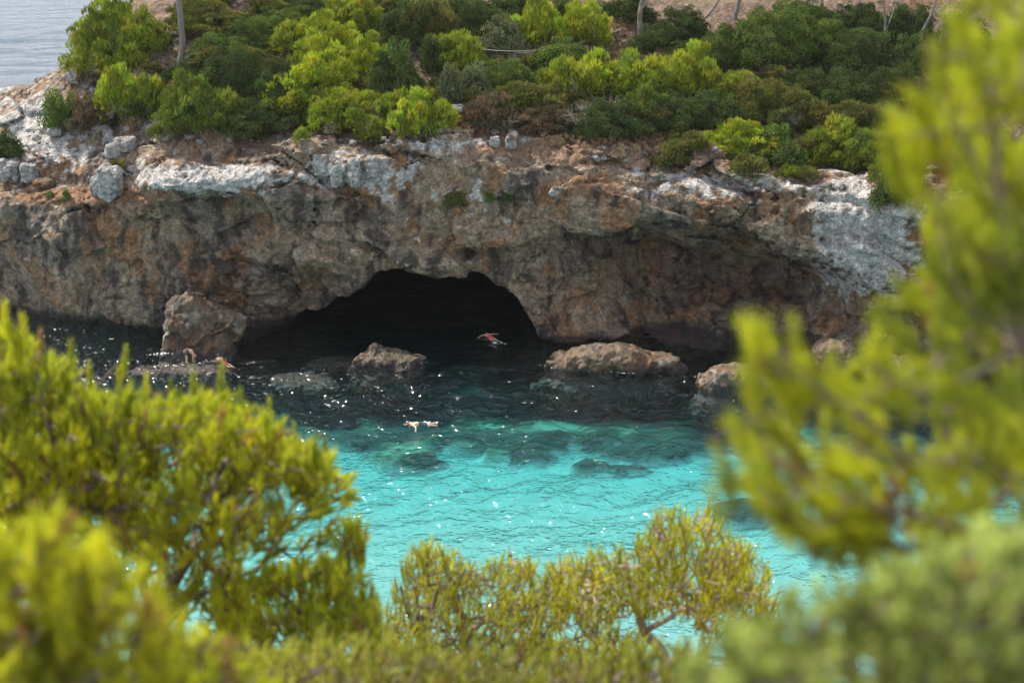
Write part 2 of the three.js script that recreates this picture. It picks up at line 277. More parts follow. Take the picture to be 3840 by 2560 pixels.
const mixTo = (C, r, g, b, t) => { C[0] += (r - C[0]) * t; C[1] += (g - C[1]) * t; C[2] += (b - C[2]) * t; };
const blob = (u, r, cu, cr, wu, wr) => Math.exp(-(((u - cu) / wu) ** 2) - (((r - cr) / wr) ** 2));
function rockColour(C, x, y, z, white, orange, dark) {   // grey-tan limestone with bleached, rusty and black-stained patches
  const n1 = fbm(x / 5, y / 4, z / 5, 4), n2 = fbm(x / 1.6 + 3, y / 1.3, z / 1.6, 4), n3 = fbm(x / 0.55, y / 0.5 + 8, z / 0.55, 3), streak = fbm(x / 0.75 + 0.9 * n2, y / 4.2, z / 1.2 + 4, 5), o1 = fbm(x / 2.6 + 20, y / 3.2, z / 2.6, 4);
  C[0] = 0.43; C[1] = 0.31; C[2] = 0.205;
  mixTo(C, 0.32, 0.25, 0.19, sst(-0.15, 0.4, n1));
  mixTo(C, 0.52, 0.41, 0.29, 0.7 * sst(-0.05, 0.5, n2));
  mixTo(C, 0.42, 0.2, 0.075, clamp(sst(0.46 - orange * 0.5, 0.85 - orange * 0.5, o1 + 0.28 + 0.25 * n3) * 0.8, 0, 1));
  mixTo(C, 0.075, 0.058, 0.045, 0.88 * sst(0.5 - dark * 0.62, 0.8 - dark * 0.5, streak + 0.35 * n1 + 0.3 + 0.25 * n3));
  mixTo(C, 0.76, 0.735, 0.7, 0.93 * sst(0.95 - white, 1.12 - white, n2 * 0.6 + n3 * 0.45 + 0.42));
  const n4 = fbm(x / 0.22, y / 0.2 + 31, z / 0.22, 2), k = Math.max(0.35, 1 + 0.42 * n3 + 0.3 * n4); C[0] *= k; C[1] *= k; C[2] *= k;
  if (n3 > 0.3 && n2 > -0.15) mixTo(C, 0.64, 0.61, 0.57, sst(0.3, 0.42, n3) * 0.7 * clamp(0.3 + white, 0, 1));
}
function cliffColour(C, x, y, z) {
  const [u, r] = seen(x, y, z), D = -z, n = perlin(x / 3, y / 3, z / 3);
  const white = Math.max(1.15 * blob(u, r, 780, 665, 400, 66), 0.9 * blob(u, r, 100, 500, 480, 220), 1.7 * blob(u, r, 3250, 870, 200, 230), 0.8 * blob(u, r, 1350, 640, 300, 110), 0.8 * blob(u, r, 2750, 690, 480, 75), 0.4 * blob(u, r, 1720, 780, 330, 200), 0.75 * blob(u, r, 1640, 540, 330, 50), 0.28 * blob(u, r, 1600, 960, 450, 50));
  const orange = Math.max(0.75 * blob(u, r, 560, 900, 420, 170), 0.8 * blob(u, r, 830, 960, 300, 190), 0.5 * blob(u, r, 2150, 720, 460, 130), 0.7 * blob(u, r, 1900, 1020, 420, 60), 0.6 * blob(u, r, 3180, 1230, 160, 70), 0.5 * blob(u, r, 1150, 1070, 180, 70), 0.3);
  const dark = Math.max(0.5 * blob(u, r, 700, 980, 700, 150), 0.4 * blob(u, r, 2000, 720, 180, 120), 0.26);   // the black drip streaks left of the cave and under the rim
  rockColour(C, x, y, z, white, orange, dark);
  const g = fbm(x / 1.4, y / 1.4, z / 1.4 + 60, 3), tide = y + 0.35 * n;
  if (tide < 0.75) { mixTo(C, 0.045, 0.034, 0.026, sst(0.75, 0.2, tide) * 0.9); if (tide > -0.1 && tide < 0.35 && g > 0.1) mixTo(C, 0.12, 0.05, 0.045, 0.7); }
  const soil = soilAt(u, D, n, y);
  if (soil > 0) {   // red-brown earth, straw-coloured litter, pale stones
    const a = fbm(x / 2.2, y / 2.2, z / 2.2 + 30, 4), b = fbm(x / 0.35, y / 0.35, z / 0.35 + 10, 2), S = [0.25, 0.15, 0.092];
    mixTo(S, 0.33, 0.235, 0.14, sst(-0.2, 0.4, a)); mixTo(S, 0.13, 0.085, 0.055, sst(0.05, 0.5, -a + 0.3 * b) * 0.7);
    if (b > 0.25) mixTo(S, 0.45, 0.39, 0.33, sst(0.25, 0.45, b) * 0.75);
    mixTo(C, S[0], S[1], S[2], sst(0.25, 0.75, soil + 0.35 * b));
  }
  const ledge = blob(u, r, 330, 735, 330, 34);
  if (ledge > 0.25) mixTo(C, 0.42, 0.23, 0.125, sst(0.3, 0.6, ledge + 0.25 * g));
  const slip = blob(u, r, 2330, 590, 330, 42) + blob(u, r, 1950, 560, 260, 26);
  if (slip > 0.2) mixTo(C, 0.38, 0.235, 0.14, 0.8 * sst(0.25, 0.6, slip + 0.3 * g));
}
{
  const g0 = surfaceNets(TX, TY, TZ, TF); lap('nets'); const g = finish(g0, 4.5, cliffColour);
  lap('cliff ' + g.index.count / 3);
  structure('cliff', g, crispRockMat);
}

// ---------------------------------------------------------------- the slope under the camera
{
  const X = steps(-46, 46, 0.9), Z = steps(-46, 9, 0.7), g = new THREE.PlaneGeometry(1, 1, X.length - 1, Z.length - 1), p = g.attributes.position, uv = g.attributes.uv, col = new Float32Array(p.count * 3);
  for (let j = 0, o = 0; j < Z.length; j++) for (let i = 0; i < X.length; i++, o++) {
    const x = X[i], z = Z[j], y = 28.2 + 0.77 * Math.min(z, 0) + 0.12 * Math.max(z, 0) + (0.5 * fbm(x / 5, 1, z / 5) + 0.2 * fbm(x / 1.3, 2, z / 1.3)) * sst(-1, -6, z), n = fbm(x, 3, z);
    p.setXYZ(o, x, y, z); uv.setXY(o, x / 4, z / 4); col.set([0.24 + 0.08 * n, 0.17 + 0.06 * n, 0.11 + 0.05 * n], o * 3);
  }
  const I = g.index.array; for (let t = 0; t < I.length; t += 3) [I[t + 1], I[t + 2]] = [I[t + 2], I[t + 1]];
  g.setAttribute('color', new THREE.BufferAttribute(col, 3)); g.computeVertexNormals();
  structure('near_slope', g, rockMat);
}

// ---------------------------------------------------------------- seabed and water
const graded = (a, b, h, far, k) => { const up = [], down = []; let s = h; for (let v = b + s; v < far[1]; v += s) { up.push(v); s *= k; } s = h; for (let v = a - s; v > far[0]; v -= s) { down.unshift(v); s *= k; } return [...down, ...steps(a, b, h), ...up]; };
function sheet(X, Z, size, place) {
  const nx = X.length, nz = Z.length, p = new Float32Array(nx * nz * 3), uv = new Float32Array(nx * nz * 2), col = new Float32Array(nx * nz * 3), I = new Uint32Array((nx - 1) * (nz - 1) * 6), C = [1, 1, 1];
  for (let j = 0, o = 0; j < nz; j++) for (let i = 0; i < nx; i++, o++) { const y = place(X[i], Z[j], C); p.set([X[i], y, Z[j]], o * 3); uv.set([X[i] / size, Z[j] / size], o * 2); col.set(C, o * 3); }
  for (let j = 0, t = 0; j < nz - 1; j++) for (let i = 0; i < nx - 1; i++) { const a = i + j * nx, b = a + 1, c = a + nx, d = c + 1; I.set([a, c, b, b, c, d], t); t += 6; }
  const g = new THREE.BufferGeometry();
  g.setAttribute('position', new THREE.BufferAttribute(p, 3)); g.setAttribute('uv', new THREE.BufferAttribute(uv, 2)); g.setAttribute('color', new THREE.BufferAttribute(col, 3)); g.setIndex(new THREE.BufferAttribute(I, 1)); g.computeVertexNormals();
  return g;
}
const REEF = [[-800, 1500], [300, 1560], [1000, 1620], [1250, 1648], [1400, 1690], [1560, 1695], [1660, 1655], [1800, 1672], [1950, 1690], [2060, 1688], [2150, 1655], [2260, 1690], [2330, 1668], [2480, 1690], [2620, 1665], [2760, 1650], [3100, 1700], [3400, 1760], [4600, 1800]];
const seabedMat = new THREE.MeshStandardMaterial({ vertexColors: true, bumpMap: rockBump, bumpScale: 0.05, roughness: 1 });
structure('seabed', sheet(graded(-52, 52, 0.4, [-2500, 2500], 1.22), graded(-128, -34, 0.4, [-4000, -20], 1.22), 6, (x, z, C) => {
  const D = -z;
  let y = -2.5 - 1.7 * sst(58, 92, D) - 1.2 * sst(90, 102, D), [u, r] = seen(x, y, z);
  const edge = table(REEF, u) + 44 + 26 * perlin(x / 3.2, 0, z / 3.2) + 15 * perlin(x / 1.1, 0, z / 1.1), n = fbm(x / 5.5, 7, z / 4.5, 4), m = fbm(x / 1.2, 9, z / 1.2, 3);
  let rock = sst(9, -11, r - edge);
  for (const [bu, br, w, h] of [[2280, 1775, 150, 15], [1530, 1745, 130, 34], [2770, 1945, 120, 48], [2420, 1720, 190, 28], [1950, 1728, 140, 24]]) rock = Math.max(rock, sst(1.2, 0.75, ((u - bu) / w) ** 2 + ((r - br) / h) ** 2 + 0.8 * m));
  const gap = sst(0.2, 0.5, n + 0.18 * m - 0.25 * sst(1560, 1440, r)) * sst(1400, 1520, r) * rock;   // pale sand between the reef's rocks
  y += rock * (0.75 + 0.9 * n + 0.4 * m) - gap * 0.5 + 0.03 * m;
  if (D > 170 || Math.abs(x) > 60) y = Math.min(y, -4 - 0.12 * Math.max(D - 170, Math.abs(x) - 60, 0));
  y -= 16 * Math.max(sst(108, 124, D) * sst(-42, -56, x), sst(-50, -64, x), sst(172, 190, D));   // the bottom falls away towards the open sea
  y = Math.max(y, -66);
  const s = 0.06 * m;
  C[0] = 0.4 + s; C[1] = 0.365 + s; C[2] = 0.31 + s;
  mixTo(C, 0.036 + 0.03 * n, 0.05 + 0.035 * n, 0.036, rock);
  mixTo(C, 0.26, 0.27, 0.18, gap * 0.85);
  return Math.min(y, -0.55);
}), seabedMat);

const rw = rngOf(55), WAVES = [];
for (let i = 0; i < 46; i++) { const L = 0.9 * Math.pow(7, Math.pow(rw(), 1.3)), th = 0.9 + (rw() + rw() + rw() - 1.5) * 1.5; WAVES.push([Math.cos(th) * 2 * Math.PI / L, Math.sin(th) * 2 * Math.PI / L, rw() * 6.3, 0.0098 * Math.pow(L, 0.85)]); }
const rip = [];
for (let i = 0; i < 70; i++) { const n = 9 + Math.floor(Math.pow(rw(), 1.2) * 56), th = 0.9 + (rw() + rw() - 1) * 2.4; rip.push([Math.round(Math.cos(th) * n), Math.round(Math.sin(th) * n), rw() * 6.3, Math.pow(n, -1.05)]); }
const ripple = dataTexture(768, (c, x, y) => { let h = 0; for (const [a, b, p, k] of rip) h += k * Math.sin(6.283185 * (a * x + b * y) + p); c[0] = c[1] = c[2] = 0.5 + h * 0.62; });
const big = [];
for (let i = 0; i < 46; i++) { const n = 5 + Math.floor(Math.pow(rw(), 1.3) * 34), th = 1.0 + (rw() + rw() - 1) * 1.6; big.push([Math.round(Math.cos(th) * n), Math.round(Math.sin(th) * n), rw() * 6.3, 0.017]); }
const chop = dataTexture(512, (c, x, y) => { let a = 0, b = 0; for (const [i, j, p, k] of big) { const s = k * Math.cos(6.283185 * (i * x + j * y) + p), n = Math.hypot(i, j); a += s * i / n; b += s * j / n; } const q = 1 / Math.sqrt(1 + a * a + b * b); c[0] = 0.5 - 0.5 * a * q; c[1] = 0.5 - 0.5 * b * q; c[2] = 0.5 + 0.5 * q; });
chop.repeat.set(0.131, 0.131);
const waterMat = new THREE.MeshPhysicalMaterial({ color: 0xffffff, transmission: 1, thickness: 0, ior: 1.33, roughness: 0.085, bumpMap: ripple, bumpScale: 0.17, normalMap: chop, normalScale: new THREE.Vector2(1, 1) });
const water = structure('sea', sheet(graded(-42, 42, 0.25, [-6000, 6000], 1.075), graded(-114, -50, 0.23, [-9000, -30], 1.035), 11, (x, z) => {
  const fade = sst(120, 44, Math.abs(x)) * sst(180, 118, -z), gust = 0.85 + 0.75 * fbm(x / 13, 2, z / 9, 2), calm = 0.35 + 0.65 * sst(-108, -96, z + 0.15 * x);
  let y = 0; for (const [a, b, p, k] of WAVES) y += k * Math.sin(a * x + b * z + p);
  y *= fade * gust * calm;
  const open = Math.max(sst(122, 150, -z), sst(46, 70, -x)) * sst(900, 400, -z);
  if (open > 0) for (let i = 0; i < 9; i++) { const L = 9 + 4 * i, th = 1.25 + 0.5 * Math.sin(i * 2.4); y += open * 0.0042 * L * Math.sin((Math.cos(th) * x + Math.sin(th) * z) * 6.283 / L + i * 1.9 + 1.5 * perlin(x / 40, i, z / 40)); }
  return y;
}), waterMat);
const columnMat = new THREE.MeshPhysicalMaterial({ color: 0xffffff, transparent: true, opacity: 0, transmission: 1, thickness: 1, ior: 1, roughness: 0, attenuationColor: new THREE.Color(0.2, 0.79, 0.87), attenuationDistance: 10 });
{ const b = new THREE.BoxGeometry(8000, 70, 8900); b.translate(0, -35.3, -4500); const m = part('water_column', b, columnMat, water); m.castShadow = false; }
lap('water');

// ---------------------------------------------------------------- boulders
const smin = (a, b, k) => { const h = Math.max(k - Math.abs(a - b), 0) / k; return Math.min(a, b) - h * h * k * 0.25; };
// lobes: [x, y, z, rx, ry, rz] in metres round the boulder's foot
function rockGeometry(lobes, seed, cell, rough, col, box = 0.35, join = 0.25) {
  let lo = [9, 9, 9], hi = [-9, -9, -9];
  for (const l of lobes) for (let k = 0; k < 3; k++) { lo[k] = Math.min(lo[k], l[k] - l[k + 3] * 1.25 - 0.2); hi[k] = Math.max(hi[k], l[k] + l[k + 3] * 1.25 + 0.2); }
  const big = Math.max(...lobes.map((l) => Math.min(l[3], l[4], l[5]))), s = big * 0.9, o = seed * 13.7;
  const f = (x, y, z) => {
    let d = 9;
    for (const [a, b, c, r, t, w] of lobes) {
      const X = Math.abs(x - a) / r, Y = Math.abs(y - b) / t, Z = Math.abs(z - c) / w, e = Math.sqrt(X * X + Y * Y + Z * Z), m = Math.max(X, Y, Z) * 1.18;
      d = smin(d, (lerp(e, m, box) - 1) * Math.min(r, t, w), join * big);
    }
    if (d > rough * 2 || d < -rough * 2) return d;
    worley(x / s + o, y / s * 1.3 + o, z / s);
    let h = (WO[2] - 0.5) * 0.45 - 0.14 * (1 - sst(0, 0.1, WO[1] - WO[0])) + 0.5 * (0.5 - Math.abs(perlin(x / s * 1.3 + o, y / s * 1.1 - o, z / s * 1.3)) * 1.8) + 0.8 * perlin(x / s / 1.3 + o, y / s / 1.3, z / s / 1.3) + 0.35 * perlin(x / s * 2 + o, y / s * 2, z / s * 2) + 0.22 * perlin(x / s * 4.3, y / s * 4.3 + o, z / s * 4.3) + 0.12 * perlin(x / s * 9, y / s * 9 + o, z / s * 9);
    return d - h * rough;
  };
  return finish(polygonize(f, lo, hi, cell), 2.2, (C, x, y, z) => col(C, x + o, y, z));
}
const seaRockColour = (white, orange) => (C, x, y, z) => {
  rockColour(C, x, y, z, white, orange, 0.25);
  mixTo(C, 0.21, 0.165, 0.085, 0.55 * sst(-0.2, 0.3, fbm(x / 1.3, y / 1.3 + 40, z / 1.3, 3)));
  C[0] *= 0.58; C[1] *= 0.54; C[2] *= 0.48;
  const t = y + 0.3 * perlin(x, y, z); if (t < 0.45) mixTo(C, 0.05, 0.036, 0.026, sst(0.45, 0.05, t) * 0.9); if (t < -0.2) mixTo(C, 0.03, 0.03, 0.02, sst(-0.2, -0.7, t));
};
const landRockColour = (white, orange = 0.15) => (C, x, y, z) => rockColour(C, x, y, z, white, orange, 0.08);
function seaRock(px, row, lobes, seed, cell, rough, label, col, name = 'sea_rock', join = 0.3) {
  lobes = lobes.map(([a, b, c, d, e, f]) => [a, b, c, d * 1.14, e * 1.08, f * 1.1]);
  const m = single(name, rockGeometry(lobes, seed, cell, rough, col, 0.3, join), wetRockMat, label, 'rock'); m.position.copy(onWater(px, row)); return m;
}
seaRock(745, 1305, [[-0.5, 0.8, 0, 1.5, 1.6, 1.3], [0.1, 2.2, -0.1, 1.2, 1.5, 0.9], [-1.0, 2.6, 0, 0.7, 1.0, 0.7], [1.2, 1.7, -0.3, 1.4, 1.0, 0.9], [2.3, 1.5, -0.3, 0.8, 0.5, 0.6], [-1.7, 0, 0.4, 0.6, 1.2, 0.7], [0.9, 0.2, 0.2, 1.1, 0.9, 1.0], [0, -2.2, 0, 2.2, 1.8, 1.6]], 1, 0.08, 0.42, 'tall jagged brown boulder rising from the water left of the cave', seaRockColour(0.3, 0.45), 'sea_rock', 0.8);
seaRock(1440, 1356, [[-0.5, 0.15, 0, 0.8, 0.6, 0.8], [-0.6, 0.65, 0, 0.4, 0.6, 0.4], [0.2, 0.1, 0, 0.9, 0.5, 0.7], [1.0, -0.05, 0.1, 0.9, 0.3, 0.6], [1.7, -0.15, 0.1, 0.6, 0.22, 0.5], [-1.1, -0.15, 0.2, 0.6, 0.35, 0.5], [0, -1.7, 0.3, 2.4, 1.1, 1.6]], 2, 0.055, 0.26, 'small pointed tan rock alone in the water before the cave', seaRockColour(0.5, 0.25), 'sea_rock', 0.8);
seaRock(2300, 1372, [[-1.6, 0.4, 0, 2.3, 0.85, 1.3], [0.0, 0.5, 0, 1.9, 1.1, 1.4], [2.3, 0.15, 0.1, 2.3, 0.75, 1.2], [-3.4, 0, 0.2, 1.2, 0.5, 1.0], [0, -1.8, 0, 5, 1.4, 2]], 3, 0.085, 0.32, 'long low olive-brown rock in the water under the dark overhang', seaRockColour(0.25, 0.25));
seaRock(2735, 1440, [[0.1, 0.35, 0, 1.6, 0.85, 1.2], [1.2, 0.1, 0.1, 1.4, 0.65, 1.1], [-1.1, 0, 0.2, 1.0, 0.5, 0.9], [0, -1.6, 0, 2.4, 1.2, 1.7]], 4, 0.075, 0.25, 'rounded grey-brown boulder at the water edge beside the right pine', seaRockColour(0.15, 0.3));
seaRock(3130, 1385, [[0, 0.9, 0, 1.4, 1.3, 1.3], [0.8, 0.4, 0.3, 1.5, 0.9, 1.1], [0, -1.6, 0, 2.4, 1.2, 1.9]], 5, 0.085, 0.28, 'dark boulder at the cliff foot half hidden behind the right pine', seaRockColour(0.2, 0.3));
seaRock(3340, 1420, [[0, 0.5, 0, 1.6, 1.0, 1.3], [0, -1.6, 0, 2.4, 1.2, 1.9]], 14, 0.1, 0.28, 'low boulder in the water deep behind the right pine branches', seaRockColour(0.2, 0.3));
seaRock(690, 1368, [[0, -0.62, 0, 2.7, 0.5, 1.3], [1.7, -0.6, 0.3, 1.6, 0.42, 1.0], [-2.2, -0.62, 0.3, 1.6, 0.42, 0.9]], 6, 0.075, 0.2, 'flat rock awash under the bending bather', seaRockColour(0.1, 0.3), 'awash_rock');
seaRock(1255, 1330, [[0, -0.85, 0, 1.5, 0.45, 1.3], [-1.2, -0.95, 0.2, 1.0, 0.4, 0.9]], 7, 0.08, 0.15, 'flat rock just under the surface left of the small pointed rock', seaRockColour(0.2, 0.2), 'awash_rock');
seaRock(1130, 1385, [[0, -1.0, 0, 2.0, 0.45, 1.6], [1.5, -1.1, 0.6, 1.2, 0.4, 1.1]], 8, 0.1, 0.15, 'submerged flat rock between the tall boulder and the pointed rock', seaRockColour(0.2, 0.2), 'awash_rock');

// loose boulders on the cliff top: [px, row of the foot, width, height in pixels, whiteness, seed, label]
for (const [px, row, w, h, white, seed, label, lift = 0.3, box = 0.4] of [
  [470, 560, 96, 60, 1.0, 21, 'flat-topped pale boulder, upper of the two leaning together above the ledge'],
  [430, 588, 88, 62, 1.05, 22, 'rounded white boulder, lower of the two leaning together above the ledge'],
  [412, 735, 110, 140, 1.1, 23, 'tall white boulder standing on the red earth ledge'],
  [368, 725, 60, 84, 0.8, 24, 'narrow pinkish-white slab leaning on the tall white boulder'],
  [165, 700, 92, 42, 0.35, 25, 'reddish rounded boulder lying on the red earth ledge'],
  [40, 672, 120, 96, 1.0, 26, 'large white block at the left edge above the ledge', 0.25, 0.6],
  [112, 676, 84, 78, 0.95, 27, 'white block second from the left edge above the ledge', 0.25, 0.6],
  [205, 505, 70, 34, 0.9, 28, 'pale pointed slab on the left rock terrace'],
  [625, 515, 86, 66, 0.75, 29, 'grey-white boulder half buried under the left pines'],
  [345, 268, 130, 60, 0.7, 30, 'cracked tan outcrop block under the round pine at the headland', 0.6, 0.3],
  [285, 300, 90, 56, 0.75, 31, 'pale outcrop block at the headland edge, nearest the open sea', 0.6, 0.3],
  [395, 245, 110, 45, 0.6, 32, 'low tan block beside the roots of the tall trunk', 0.6, 0.3],
  [1240, 498, 58, 46, 0.6, 33, 'grey boulder on the rim among loose stones, left of the twiggy pine'],
  [1855, 545, 42, 44, 1.0, 34, 'small white boulder on the rim, left of the two side by side'],
  [1922, 548, 56, 62, 0.75, 35, 'grey-white boulder on the rim, right of the two side by side'],
  [1922, 500, 40, 22, 0.7, 36, 'little flat stone just uphill of the rim boulders'],
  [1720, 420, 62, 36, 0.8, 37, 'pale slab lying in the shade beneath the mushroom-shaped bush'],
  [1330, 690, 60, 110, 1.0, 38, 'white upright slab set in the cliff rim, rightmost of three', 0.1, 0.7],
  [1270, 695, 56, 104, 1.0, 39, 'white upright slab set in the cliff rim, middle of three', 0.1, 0.7],
  [1395, 660, 70, 80, 0.9, 40, 'pale block set in the cliff rim right of the three slabs', 0.1, 0.7],
  [1205, 660, 66, 96, 1.0, 41, 'white upright slab set in the cliff rim, leftmost of three', 0.1, 0.7],
  [2810, 285, 40, 20, 1.0, 42, 'white stone in the dry grass clearing, right of the pair'],
  [2690, 292, 36, 18, 0.95, 43, 'white stone in the dry grass clearing, left of the pair'],
  [2550, 575, 44, 26, 0.7, 44, 'tan boulder at the top of the bare earth slip'],
  [2085, 735, 50, 40, 0.7, 45, 'pale lump bulging from the upper cliff face under the earth slip', 0],
]) {
  const p = ground(px, row); if (!p) { console.log('no ground for', label); continue; }
  const k = -p.z / FOC, a = w * k / 2, b = h * k / 2, c = Math.max(a, b) * 0.75, r = rngOf(seed);
  const lobes = [[0, b * (1 - lift), 0, a * 0.92, b, c], [a * (r() - 0.5) * 0.9, b * 0.6, c * (r() - 0.3), a * 0.6, b * 0.7, c * 0.7]];
  const m = single('boulder', rockGeometry(lobes, seed, Math.max(0.04, Math.max(a, b) / 17), Math.min(a, b) * 0.26, landRockColour(white), box), rockMat, label, 'boulder');
  m.position.copy(p); m.rotation.y = 0;
}
// loose stones along the rim and the clearings
{
  const r = rngOf(404), protos = [1, 2, 3, 4].map((s) => rockGeometry([[0, 0.1, 0, 0.5, 0.34, 0.42], [0.15 * s - 0.4, 0.05, 0.1, 0.35, 0.25, 0.3]], 60 + s, 0.085, 0.13, landRockColour(0.5 + 0.15 * s)));
  const zones = [[560, 480, 520, 90, 22, 'small stone on the pebbly soil under the left pines'], [1180, 500, 320, 50, 20, 'small stone on the rim left of the twiggy round pine'], [1560, 490, 300, 55, 22, 'small stone on the rim between the twiggy round pine and the two rim boulders'], [2150, 545, 650, 60, 30, 'small stone on the bare earth slip above the right half of the cliff'], [2700, 290, 180, 40, 8, 'small pale stone in the straw-coloured clearing at upper right'], [60, 570, 420, 70, 16, 'small stone on the rock terrace above the red ledge'], [2300, 150, 120, 50, 8, 'small pale stone on the path by the black trunk'], [640, 105, 260, 140, 20, 'small stone on the bare rocky slope right of the tall trunk']];
  for (const [u, v, w, h, n, label] of zones) for (let i = 0; i < n; i++) {
    const p = ground(u + r() * w, v + r() * h); if (!p) continue;
    const m = single('loose_stone', protos[Math.floor(r() * 4)], rockMat, label, 'stone', label.replace('small pale stone', 'stones').replace('small stone', 'stones')); m.position.copy(p);
    const s = 0.22 + 0.5 * r() * r(); m.scale.set(s * (0.8 + 0.5 * r()), s * (0.7 + 0.4 * r()), s); m.rotation.y = r() * 6.3;
  }
}
lap('boulders');

// ---------------------------------------------------------------- plants on the hillside
const v3 = (x, y, z) => new THREE.Vector3(x, y, z), UPV = v3(0, 1, 0);
const ball = (r) => { const z = r() * 2 - 1, a = r() * 6.2832, s = Math.sqrt(1 - z * z); return v3(s * Math.cos(a), z, s * Math.sin(a)); };
class Tris {   // triangle soup with a colour each
  constructor() { this.p = []; this.c = []; }
  tri(a, b, c, k) { this.p.push(a.x, a.y, a.z, b.x, b.y, b.z, c.x, c.y, c.z); for (let i = 0; i < 3; i++) this.c.push(k[0], k[1], k[2]); }
  blade(o, d, side, len, wid, k) { const t = o.clone().addScaledVector(d, len), m = o.clone().addScaledVector(d, len * 0.45); this.tri(o, m.clone().addScaledVector(side, wid), t, k); this.tri(o, t, m.addScaledVector(side, -wid), k); }
  tube(pts, r0, r1, n, k) {
    let prev = null;
    pts.forEach((p, i) => {
      const d = (pts[i + 1] ?? p).clone().sub(pts[i - 1] ?? p).normalize(), a = v3(d.y, -d.x, 0.3).cross(d).normalize(), b = d.clone().cross(a), R = lerp(r0, r1, i / (pts.length - 1)), ring = [];
      for (let j = 0; j < n; j++) { const t = j / n * 6.2832; ring.push(p.clone().addScaledVector(a, R * Math.cos(t)).addScaledVector(b, R * Math.sin(t))); }
      if (prev) for (let j = 0; j < n; j++) { const q = (j + 1) % n; this.tri(prev[j], prev[q], ring[j], k); this.tri(prev[q], ring[q], ring[j], k); }
      prev = ring;
    });
  }
  geo(smooth) {
    const g = new THREE.BufferGeometry(); g.setAttribute('position', new THREE.BufferAttribute(Float32Array.from(this.p), 3)); g.setAttribute('color', new THREE.BufferAttribute(Float32Array.from(this.c), 3)); g.computeVertexNormals(); return g;
  }
}
const leafMat = (name, r, g, b, t = 0.3) => { const m = new THREE.MeshPhysicalMaterial({ vertexColors: true, roughness: 1, transmission: t, thickness: 0, side: THREE.DoubleSide, specularIntensity: 0.3 }); m.name = name; m.color.setRGB(r, g, b); return m; };
const barkMat = new THREE.MeshStandardMaterial({ vertexColors: true, roughness: 0.95 });
const LEAF = {
  pine: leafMat('sunny pine needles', 0.39, 0.44, 0.028), pine2: leafMat('yellow-green pine needles', 0.31, 0.36, 0.03), mid: leafMat('green pine needles', 0.19, 0.245, 0.03), olive: leafMat('olive pine needles', 0.19, 0.19, 0.04),
  lent: leafMat('dark lentisk leaves', 0.075, 0.105, 0.022, 0.2), lent2: leafMat('green lentisk leaves', 0.12, 0.17, 0.026, 0.22), grey: leafMat('grey-green leaves', 0.15, 0.175, 0.075, 0.2), brown: leafMat('dry brown foliage', 0.2, 0.145, 0.08, 0.2),
};
// a crown in metres: R across, pine tufts or small round leaves, in clumps at the ends of its branches
function crown(style, R, H, seed) {
  const r = rngOf(seed), T = new Tris(), B = new Tris(), pine = style === 'pine', n = Math.round((pine ? 10 : 13) * R * R + 13), bark = [0.2, 0.16, 0.12];
  for (let i = 0; i < n; i++) {
    const d = ball(r); d.y = Math.abs(d.y) * 1.1 - 0.14; d.normalize();
    const q = (0.5 + 0.42 * Math.sqrt(r())) * (1 + 0.5 * perlin(d.x * 1.6 + seed, d.y * 1.6, d.z * 1.6 + seed)), c = v3(d.x * R * q, Math.max(0.05, d.y) * H * q + 0.1, d.z * R * q);
    if (r() < 0.6) { const a = v3(c.x * 0.12, 0.02, c.z * 0.12), m = a.clone().lerp(c, 0.55); m.y -= 0.1 * H; B.tube([a, m, c], 0.02 + 0.012 * R, 0.006, 4, bark); }
    const cs = (0.24 + 0.36 * r()) * (0.75 + 0.14 * R), tone = 0.55 + 0.7 * r(), warm = 0.8 + 0.4 * r(), flat = 0.55 + 0.3 * r(), e = v3(0, 0, 0);
    const count = Math.round((pine ? 250 : 520) * cs * cs + (pine ? 8 : 18));
    for (let k = 0; k < count; k++) {
      e.copy(ball(r)); if (e.y < -0.2 && r() < 0.7) e.y *= -1;
      const o = c.clone().add(v3(e.x * cs, e.y * cs * flat, e.z * cs).multiplyScalar(0.6 + 0.45 * r())), kk = tone * (0.72 + 0.5 * r());
      if (pine) {
        const ax = e.clone().multiplyScalar(0.4).addScaledVector(d, 0.4).addScaledVector(UPV, 0.42).normalize(), L = 0.13 + 0.15 * r();
        for (let b = 0; b < 5; b++) { const f = ax.clone().addScaledVector(ball(r), 0.5).normalize(), s = f.clone().cross(ball(r)).normalize(); T.blade(o, f, s, L * (0.7 + 0.5 * r()), 0.017 + 0.011 * r(), [kk * warm, kk, kk]); }
      } else {
        const f = ball(r).addScaledVector(e, 0.5).addScaledVector(UPV, 0.3).normalize(), s = f.clone().cross(ball(r)).normalize();
        T.blade(o, f, s, 0.1 + 0.07 * r(), 0.03 + 0.015 * r(), [kk * warm, kk, kk]);
      }
    }
  }
  return { leaves: T.geo(), wood: B.geo() };
}
